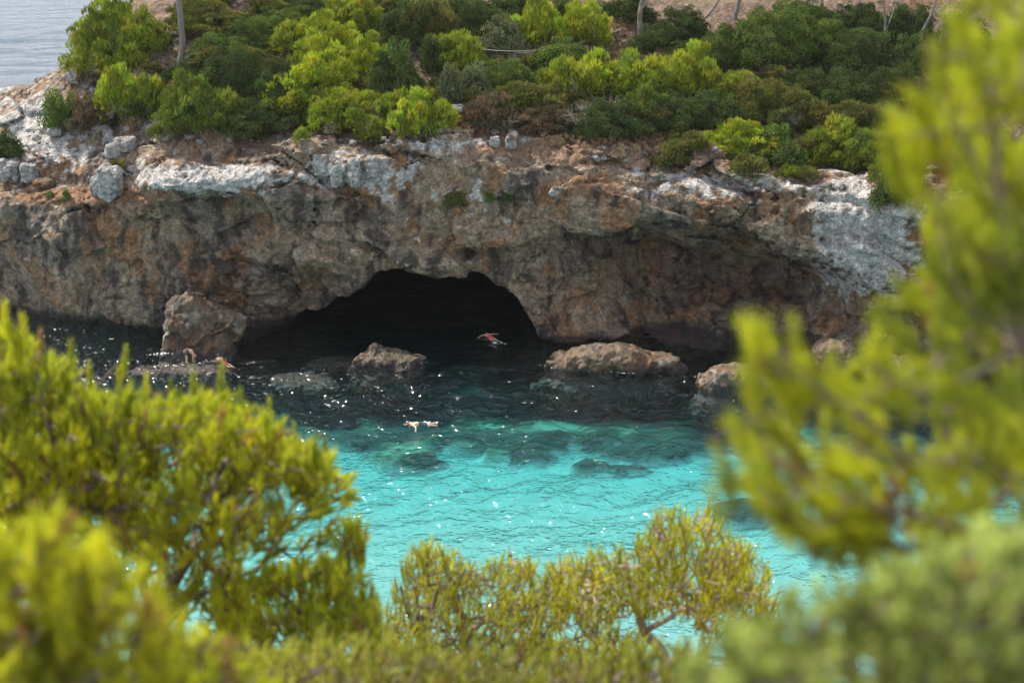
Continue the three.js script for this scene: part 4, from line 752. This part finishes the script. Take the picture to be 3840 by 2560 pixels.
// broken white water: white lumps of foam, also painted sun glints at the boulder feet
{
  const r = rngOf(808), foamGlintMat = new THREE.MeshStandardMaterial({ roughness: 0.35 }); foamGlintMat.color.setRGB(0.85, 0.87, 0.88);
  const lump = new THREE.IcosahedronGeometry(1, 1); { const p = lump.attributes.position; for (let i = 0; i < p.count; i++) { const k = 1 + 0.5 * perlin(p.getX(i) * 2, p.getY(i) * 2, p.getZ(i) * 2); p.setXYZ(i, p.getX(i) * k, p.getY(i) * k, p.getZ(i) * k); } lump.computeVertexNormals(); }
  const foam = (label, spots) => {
    const list = [], Q = new THREE.Quaternion();
    for (const [u0, v0, u1, v1, spread, n, size] of spots) for (let i = 0; i < n * 0.25; i++) { const t = r(), p = onWater(lerp(u0, u1, t) + (r() + r() - 1) * spread * 3, lerp(v0, v1, t) + (r() + r() - 1) * spread * 0.6), s = size * (0.25 + r() * r()); p.y = 0.02 + r() * 0.05; list.push(new THREE.Matrix4().compose(p, Q.setFromAxisAngle(UPV, r() * 6.3).clone(), v3(s * 1.7, s * 0.4, s))); }
    const m = new THREE.InstancedMesh(lump, foamGlintMat, list.length); list.forEach((q, i) => m.setMatrixAt(i, q)); m.name = numbered('foam'); m.castShadow = m.receiveShadow = true; scene.add(m); tag(m, label, 'foam', null, 'stuff');
  };
  foam('white splash kicked up behind the swimmer in red shorts', [[1858, 1285, 1892, 1292, 8, 120, 0.06]]);
  foam('white splash round the snorkeller', [[1590, 1586, 1640, 1590, 8, 150, 0.05], [1522, 1590, 1548, 1582, 6, 50, 0.04]]);
  foam('foam and painted sun glints at the left foot of the tall boulder', [[570, 1330, 660, 1322, 9, 170, 0.07], [790, 1298, 845, 1270, 4, 60, 0.05]]);
  foam('foam and painted sun glints round the foot of the small pointed rock', [[1340, 1352, 1400, 1372, 6, 90, 0.05], [1400, 1372, 1590, 1362, 7, 240, 0.06]]);
  foam('foam and painted sun glints along the left foot of the long low rock', [[2040, 1368, 2120, 1388, 8, 120, 0.06], [2120, 1388, 2380, 1402, 7, 260, 0.06]]);
  foam('foam round the flat rock awash under the bending bather', [[560, 1375, 720, 1372, 5, 70, 0.05], [730, 1368, 850, 1340, 6, 130, 0.05]]);
}

// ---------------------------------------------------------------- plants close to the camera
const needleMat = leafMat('pine needles close by', 1, 1, 1, 0.5), twigMat = new THREE.MeshStandardMaterial({ vertexColors: true, roughness: 0.9 });
// one shoot, a metre long before it is scaled: needles all round a thin stalk
function shootGeometry(n, len, spread, wid, seed, leafy) {
  const r = rngOf(seed), T = new Tris();
  T.tube([v3(0, 0, 0), v3(0.01, 0.5, 0), v3(0, 0.97, 0.01)], 0.022, 0.008, 4, [0.6, 0.5, 0.5]);
  for (let i = 0; i < n; i++) { const t = 0.04 + 0.96 * Math.pow(r(), 0.85), a = r() * 6.2832, e = spread * (0.55 + 0.6 * r()) * (1 - 0.35 * t), d = v3(Math.cos(a) * e, 1, Math.sin(a) * e).normalize(), s = d.clone().cross(ball(r)).normalize(), k = 0.78 + 0.4 * r(); T.blade(v3(0, t * 0.95, 0), d, s, len * (0.7 + 0.5 * r()) * (1 - 0.25 * t), wid * (leafy ? 0.7 + 0.6 * r() : 1), [k, k, k]); }
  return T.geo();
}
const SHOOTS = { pine: [1, 2].map((s) => shootGeometry(92, 0.5, 0.5, 0.0085, 300 + s)), slim: [1, 2].map((s) => shootGeometry(56, 0.22, 0.42, 0.0115, 320 + s)), leafy: [1, 2].map((s) => shootGeometry(40, 0.26, 1.3, 0.05, 340 + s, true)) };
function inside(poly, x, y) { let c = false; for (let i = 0, j = poly.length - 1; i < poly.length; j = i++) if ((poly[i][1] > y) !== (poly[j][1] > y) && x < (poly[j][0] - poly[i][0]) * (y - poly[i][1]) / (poly[j][1] - poly[i][1]) + poly[i][0]) c = !c; return c; }
// limbs: guide lines [[px, row, metres], ...] from the foot; regions: [outline in pixels, nearest, farthest, number of shoots]
function nearPlant(o) {
  const r = rngOf(o.seed), nodes = [], g = thing(o.name, o.label, o.category, null), foot = at(...o.limbs[0][0]); foot.y = 28.2 - 0.77 * -foot.z;
  g.position.copy(foot);
  const bark = o.bark ?? [0.15, 0.11, 0.085];
  o.limbs.forEach((l, i) => {
    const w = l.map((p) => at(...p)); if (i === 0) w.unshift(foot.clone().add(v3(0, -0.1, 0)));
    const c = new THREE.CatmullRomCurve3(w, false, 'centripetal'), n = Math.max(6, Math.round(c.getLength() / 0.06)), pts = c.getPoints(n), T = new Tris();
    pts.forEach((p, k) => { p.x += 0.006 * perlin(k * 0.4, i, 1); p.y += 0.006 * perlin(k * 0.4, i, 9); nodes.push({ p: p.clone(), from: -1, load: 0, limb: true, t: k / n }); });
    const [ra, rb] = o.thick[i] ?? o.thick[o.thick.length - 1]; T.tube(pts.map((p) => p.clone().sub(foot)), ra, rb, 7, bark);
    part(i ? 'limb' : 'trunk', T.geo(), twigMat, g);
  });
  const goals = [];
  for (const [poly, d0, d1, n, lean] of o.regions) {
    let a = 1e9, b = -1e9, c = 1e9, d = -1e9; for (const [x, y] of poly) { a = Math.min(a, x); b = Math.max(b, x); c = Math.min(c, y); d = Math.max(d, y); }
    for (let i = 0, k = 0; i < n && k < n * 30; k++) { const x = a + r() * (b - a), y = c + r() * (d - c); if (!inside(poly, x, y)) continue; const D = d0 + (d1 - d0) * r(); if (fbm(x / 190 + o.seed, y / 190, D * 2.5, 2) < (o.gaps ?? -0.3)) continue; goals.push({ p: at(x, y, D), lean: lean ?? [0, 0.8, 0] }); i++; }
  }
  const near = (p) => { let bi = 0, bd = 1e9; for (let i = 0; i < nodes.length; i++) { const q = nodes[i].p, e = (q.x - p.x) ** 2 + (q.y - p.y) ** 2 * (q.y > p.y ? 3 : 1) + (q.z - p.z) ** 2; if (e < bd) { bd = e; bi = i; } } return [bi, Math.sqrt(bd)]; };
  for (const [x, y, D, k] of o.spikes ?? []) for (let i = 0; i < 3; i++) goals.push({ p: at(x + (r() - 0.5) * 30 * i, y + i * 0.4 * o.size[0] * k * FOC / D, D), lean: [(o.spikeLean ?? 0), 2.2, 0], spike: k });
  for (const q of goals) q.d = near(q.p)[1];
  goals.sort((a, b) => a.d - b.d);
  const tips = [];
  for (const q of goals) {
    const [i, d] = near(q.p), n = Math.max(1, Math.round(d / (o.step ?? 0.05))), a = nodes[i].p; let from = i;
    for (let k = 1; k <= n; k++) { const t = k / n, p = a.clone().lerp(q.p, t); p.y -= Math.sin(t * Math.PI) * d * 0.1; p.add(ball(r).multiplyScalar(0.06 * d / n)); nodes.push({ p, from, load: 0 }); from = nodes.length - 1; }
    const dir = q.p.clone().sub(a).normalize(); tips.push({ p: q.p, d: dir, lean: q.lean, node: from, spike: q.spike });
  }
  for (const t of tips) for (let i = t.node; i >= 0; i = nodes[i].from) nodes[i].load++;
  const T = new Tris();
  for (const n of nodes) if (n.from >= 0) { const a = nodes[n.from].p, R = (o.twig ?? 0.0016) * Math.pow(n.load, 0.42), Ra = nodes[n.from].limb ? R * 1.3 : (o.twig ?? 0.0016) * Math.pow(nodes[n.from].load, 0.42); T.tube([a.clone().sub(foot), n.p.clone().sub(foot)], Math.min(Ra, R * 1.6), R, 4, bark); }
  part('twigs', T.geo(), twigMat, g, 'stuff');
  const sets = SHOOTS[o.shoot], lists = sets.map(() => []), Q = new THREE.Quaternion(), C = new THREE.Color();
  for (const t of tips) {
    const m = t.spike ? 1 : 1 + Math.floor(r() * (o.whorl ?? 3)), hue = fbm(t.p.x * 5 / (o.size[0] * 20) + 7, t.p.y * 5 / (o.size[0] * 20), t.p.z * 3, 2);
    for (let i = 0; i < m; i++) {
      const d = t.d.clone().multiplyScalar(0.35).add(v3(...t.lean)).addScaledVector(ball(r), i ? 0.75 : 0.3).normalize(), s = t.spike ? o.size[0] * 1.1 * t.spike : o.size[0] * (0.5 + 0.85 * r()), base = t.p.clone().sub(foot).addScaledVector(d, -s * (t.spike ? 1.25 : 0.45 + 0.2 * r()));
      const k = 0.75 + 0.5 * r(), x = clamp(0.5 + hue * 1.1 + (r() - 0.5) * 0.7, 0, 1), dry = r() < (o.dry ?? 0.05);
      C.setRGB(...(dry ? [0.36 * k, 0.19 * k, 0.07 * k] : [lerp(o.tint[0][0], o.tint[1][0], x) * k, lerp(o.tint[0][1], o.tint[1][1], x) * k, lerp(o.tint[0][2], o.tint[1][2], x) * k]));
      lists[Math.floor(r() * sets.length)].push([new THREE.Matrix4().compose(base, Q.setFromUnitVectors(UPV, d).clone(), v3(s * o.size[1], s, s * o.size[1])), C.clone()]);
    }
  }
  lists.forEach((L, i) => { const m = new THREE.InstancedMesh(sets[i], needleMat, L.length); L.forEach(([q, c], k) => { m.setMatrixAt(k, q); m.setColorAt(k, c); }); m.name = 'foliage'; m.userData.kind = 'stuff'; m.castShadow = m.receiveShadow = true; g.add(m); });
}
const YEL = [[0.26, 0.32, 0.02], [0.6, 0.6, 0.02]], GREY = [[0.28, 0.34, 0.06], [0.62, 0.7, 0.2]];
nearPlant({
  name: 'pine_tree', label: 'leafy young pine filling the lower left close to the camera', category: 'tree', seed: 11, shoot: 'pine', size: [0.08, 1.05], whorl: 4, gaps: -0.13, tint: YEL,
  limbs: [[[330, 2900, 4.78], [480, 2560, 4.78], [560, 2330, 4.78], [640, 2200, 4.78], [720, 2080, 4.78], [830, 1960, 4.95], [930, 1850, 5.12]], [[560, 2330, 4.78], [640, 2270, 4.78], [760, 2230, 4.78], [900, 2160, 4.95]], [[430, 2640, 4.78], [300, 2300, 4.46], [240, 2000, 4.46], [200, 1700, 4.46], [150, 1450, 4.46]], [[560, 2330, 4.78], [520, 2050, 5.12], [500, 1800, 5.28], [520, 1600, 5.28]], [[720, 2080, 4.78], [740, 1900, 5.28], [760, 1700, 5.44]], [[240, 2000, 4.46], [90, 1800, 4.12], [40, 1500, 4.12]], [[930, 1850, 5.12], [1080, 1780, 5.28], [1180, 1760, 5.28]]],
  thick: [[0.042, 0.009], [0.013, 0.006], [0.022, 0.006], [0.015, 0.005], [0.012, 0.004]], twig: 0.0016, step: 0.08,
  spikes: [[14, 1115, 3.79, 1.3], [76, 1160, 3.79, 1.2], [150, 1225, 3.96, 1], [262, 1262, 4.12, 1.2], [330, 1345, 4.29, 1], [470, 1285, 4.78, 1.1], [545, 1385, 4.29, 1], [640, 1410, 4.46, 1], [722, 1366, 4.29, 1.2], [832, 1345, 4.46, 1.3], [900, 1440, 4.46, 1], [1005, 1480, 4.62, 1.1], [1100, 1570, 4.62, 0.9], [1215, 1625, 4.78, 1]],
  regions: [
    [[[900, 1900], [1100, 1880], [1330, 1990], [1360, 2150], [1050, 2260], [800, 2210]], 4.4, 5.2, 70, [0.3, 0.6, 0]],
    [[[470, 1950], [900, 1950], [930, 2280], [560, 2380], [470, 2250]], 4.2, 5.2, 170, [0.1, 0.8, 0]],
    [[[-60, 1240], [60, 1270], [150, 1350], [250, 1400], [320, 1500], [470, 1510], [560, 1530], [720, 1520], [850, 1510], [910, 1590], [1020, 1600], [1140, 1690], [1230, 1740], [1260, 1800], [1100, 1790], [900, 1860], [600, 1900], [300, 1900], [-60, 1950]], 3.8, 5.4, 2000, [0, 1, 0]],
    [[[1120, 1720], [1250, 1760], [1320, 1810], [1300, 1890], [1180, 1930], [1060, 1900]], 4.6, 5.2, 60, [0.5, 0.5, 0]],
    [[[-60, 1900], [640, 1880], [900, 1850], [1080, 1850], [1090, 1960], [900, 2060], [640, 2060], [400, 2200], [-60, 2250]], 3.8, 5.2, 420, [0, 0.8, 0]],
  ],
});
nearPlant({
  name: 'pine_tree', label: 'shaded blurred pine boughs in the bottom left corner', category: 'tree', seed: 12, shoot: 'pine', size: [0.06, 1.1], whorl: 3, gaps: -0.2, tint: YEL,
  limbs: [[[100, 3000, 1.9], [180, 2700, 1.9], [260, 2500, 1.9], [330, 2300, 1.9], [380, 2100, 1.9]], [[180, 2700, 1.9], [60, 2400, 1.8], [20, 2150, 1.8]], [[260, 2500, 1.9], [480, 2420, 2.0], [700, 2400, 2.1], [950, 2440, 2.2]]],
  thick: [[0.018, 0.005], [0.009, 0.003]],
  regions: [[[[-80, 2050], [150, 1980], [380, 2060], [480, 2200], [620, 2330], [700, 2640], [-80, 2640]], 1.6, 2.1, 460, [0, 0.9, 0]], [[[600, 2380], [900, 2440], [1020, 2640], [600, 2640]], 1.9, 2.3, 60, [0, 0.9, 0]]],
});
nearPlant({
  name: 'pine_tree', label: 'small pine with a pale crooked stem at the bottom right of centre', category: 'tree', seed: 13, shoot: 'slim', size: [0.12, 0.85], whorl: 3, gaps: -0.28, tint: [[0.38, 0.43, 0.02], [0.78, 0.74, 0.02]], dry: 0.04, bark: [0.3, 0.24, 0.2], twig: 0.0016, step: 0.1,
  limbs: [[[2510, 2750, 7], [2500, 2540, 7], [2480, 2440, 7], [2420, 2370, 7], [2390, 2270, 7], [2420, 2120, 7], [2480, 1980, 7]], [[2390, 2270, 7], [2240, 2200, 7], [2120, 2120, 7.2]], [[2420, 2370, 7], [2560, 2280, 6.8], [2680, 2160, 6.8]], [[2390, 2270, 7], [2330, 2120, 7.2], [2300, 2040, 7.2]]],
  thick: [[0.05, 0.01], [0.018, 0.006]],
  regions: [[[[2060, 2140], [2200, 2080], [2320, 2080], [2420, 2000], [2470, 1920], [2560, 1930], [2660, 1920], [2720, 2000], [2790, 2040], [2830, 2200], [2700, 2300], [2480, 2290], [2250, 2330], [2080, 2300]], 6.2, 7.8, 1050, [0.05, 1, 0]], [[[2680, 2020], [2850, 2080], [2930, 2240], [2900, 2420], [2640, 2400], [2600, 2300]], 6, 7.4, 330, [0.1, 1, 0]]],
});
nearPlant({
  name: 'pine_tree', label: 'slender-tipped pine bush at the bottom centre against turquoise water', category: 'tree', seed: 14, shoot: 'slim', size: [0.115, 0.85], whorl: 3, gaps: -0.22, tint: [[0.34, 0.4, 0.03], [0.7, 0.68, 0.03]], dry: 0.04, twig: 0.0016, step: 0.1,
  limbs: [[[1700, 2900, 6.8], [1720, 2600, 6.8], [1740, 2400, 6.8], [1700, 2200, 6.8], [1650, 2080, 6.8]], [[1740, 2400, 6.8], [1880, 2250, 7], [1980, 2130, 7]], [[1720, 2600, 6.8], [1560, 2380, 6.6], [1500, 2200, 6.6]], [[1720, 2600, 6.8], [2000, 2450, 7], [2200, 2380, 7]]],
  thick: [[0.05, 0.01], [0.02, 0.006]],
  regions: [[[[1470, 2180], [1540, 2080], [1620, 2040], [1700, 2080], [1790, 2150], [1850, 2100], [1960, 2110], [2080, 2150], [2150, 2290], [2300, 2350], [2420, 2400], [2400, 2600], [1480, 2600], [1440, 2350]], 6, 7.6, 1700, [0, 1, 0]]],
});
nearPlant({
  name: 'pine_tree', label: 'low pine bush at the bottom between the left pine and the centre bush', category: 'tree', seed: 15, shoot: 'pine', size: [0.085, 1], whorl: 3, gaps: -0.25, tint: [[0.34, 0.4, 0.02], [0.68, 0.68, 0.02]], dry: 0.05, twig: 0.0012, step: 0.08,
  limbs: [[[1150, 2900, 4.6], [1180, 2600, 4.6], [1220, 2400, 4.6], [1290, 2200, 4.6], [1310, 2020, 4.6]], [[1220, 2400, 4.6], [1080, 2250, 4.7], [1000, 2180, 4.7]], [[1180, 2600, 4.6], [1380, 2450, 4.5], [1420, 2300, 4.5]]],
  thick: [[0.035, 0.006], [0.014, 0.004]],
  regions: [[[[1240, 2000], [1310, 1960], [1370, 2020], [1370, 2120], [1260, 2130]], 4.5, 4.8, 36, [0, 1, 0]], [[[780, 2230], [950, 2160], [1150, 2120], [1300, 2120], [1370, 2180], [1430, 2300], [1480, 2600], [760, 2620]], 4.2, 5.2, 760, [0, 1, 0]]],
});
nearPlant({
  name: 'shrub', label: 'olive shrub tops along the bottom edge of the picture', category: 'shrub', seed: 16, shoot: 'slim', size: [0.1, 1], whorl: 3, gaps: -0.35, tint: [[0.28, 0.31, 0.04], [0.56, 0.56, 0.07]], dry: 0.05, twig: 0.0016, step: 0.06,
  limbs: [[[1500, 3000, 3], [1500, 2700, 3], [1480, 2560, 3]], [[1500, 2700, 3], [1200, 2580, 3]], [[1500, 2700, 3], [1900, 2580, 3]], [[1500, 2700, 3], [2300, 2570, 3]]],
  thick: [[0.025, 0.008], [0.01, 0.004]],
  regions: [[[[900, 2480], [1300, 2420], [1600, 2460], [1900, 2460], [2200, 2450], [2600, 2440], [2860, 2460], [2860, 2660], [880, 2660]], 2.7, 3.4, 620, [0, 0.9, 0]]],
});
nearPlant({
  name: 'pine_tree', label: 'strongly blurred pine boughs reaching in from the right edge', category: 'tree', seed: 17, shoot: 'pine', size: [0.052, 1.15], whorl: 3, gaps: -0.02, tint: [[0.22, 0.28, 0.02], [0.58, 0.6, 0.02]], dry: 0.05, step: 0.03,
  limbs: [[[4300, 3300, 1.5], [4200, 2500, 1.45], [4050, 1900, 1.4], [3850, 1300, 1.35], [3750, 800, 1.35], [3720, 300, 1.35]], [[4050, 1900, 1.4], [3700, 1750, 1.35], [3400, 1720, 1.3], [3050, 1650, 1.3]], [[3850, 1300, 1.35], [3600, 1100, 1.3], [3500, 700, 1.3]], [[4120, 2150, 1.4], [3600, 1980, 1.3], [3150, 1850, 1.3], [2880, 1700, 1.3]], [[3400, 1720, 1.3], [3150, 1500, 1.3], [2900, 1320, 1.3]], [[3750, 800, 1.35], [3600, 500, 1.3], [3520, 350, 1.3]], [[3850, 1300, 1.35], [3500, 1450, 1.3], [3250, 1380, 1.3]]],
  thick: [[0.011, 0.003], [0.0026, 0.0012]], twig: 0.0008,
  spikeLean: -0.7, spikes: [[2785, 1160, 1.4, 1.23], [2965, 1165, 1.4, 1.04], [3390, 300, 1.4, 1.37], [3310, 380, 1.45, 1.23], [3480, 130, 1.4, 1.30], [2660, 1640, 1.4, 1.04], [2720, 1540, 1.4, 1.04], [3120, 1290, 1.4, 1.04]],
  regions: [
    [[[3680, -60], [3900, -60], [3900, 1200], [3480, 1200], [3460, 900], [3540, 700], [3560, 420], [3600, 150]], 1.3, 1.9, 210, [-0.25, 0.8, 0]],
    [[[3330, 400], [3420, 330], [3520, 500], [3560, 700], [3430, 620]], 1.35, 1.5, 8, [-0.6, 0.7, 0]],
    [[[3420, 1100], [3900, 1000], [3900, 2050], [3550, 2080], [3300, 1900], [3250, 1650], [3100, 1500], [3280, 1280]], 1.3, 1.9, 210, [-0.4, 0.7, 0]],
    [[[2760, 1640], [2900, 1560], [3100, 1640], [3300, 1800], [3400, 2000], [3150, 2050], [2920, 1980], [2800, 1850]], 1.3, 1.8, 110, [-0.5, 0.7, 0]],
    [[[2800, 1290], [2900, 1260], [2980, 1440], [3050, 1600], [2940, 1560], [2870, 1430]], 1.35, 1.5, 8, [-0.35, 0.9, 0]],
    [[[3010, 1280], [3060, 1280], [3070, 1500], [3010, 1500]], 1.35, 1.45, 3, [0, 1, 0]],
    [[[2900, 1960], [3300, 1980], [3560, 2060], [3850, 2000], [3850, 2200], [3500, 2150], [3250, 2120], [2960, 2060]], 1.3, 1.7, 60, [-0.3, 0.8, 0]],
  ],
});
nearPlant({
  name: 'shrub', label: 'soft grey-green shrub, most blurred of all, in the bottom right corner', category: 'shrub', seed: 18, shoot: 'leafy', size: [0.045, 1], whorl: 3, gaps: -0.45, tint: GREY, dry: 0.03, step: 0.03,
  limbs: [[[3500, 3600, 1.15], [3450, 3000, 1.15], [3400, 2700, 1.12], [3350, 2400, 1.1]], [[3450, 3000, 1.15], [3050, 2700, 1.1], [2850, 2560, 1.1]], [[3450, 3000, 1.15], [3800, 2600, 1.1], [3850, 2250, 1.1]]],
  thick: [[0.014, 0.004], [0.006, 0.002]],
  regions: [[[[2560, 2640], [2700, 2440], [2900, 2330], [3150, 2240], [3400, 2130], [3600, 2080], [3900, 1980], [3900, 2680], [2560, 2680]], 0.95, 1.25, 420, [-0.1, 0.8, 0]]],
});
lap('foreground');

renderer.render(scene, camera);
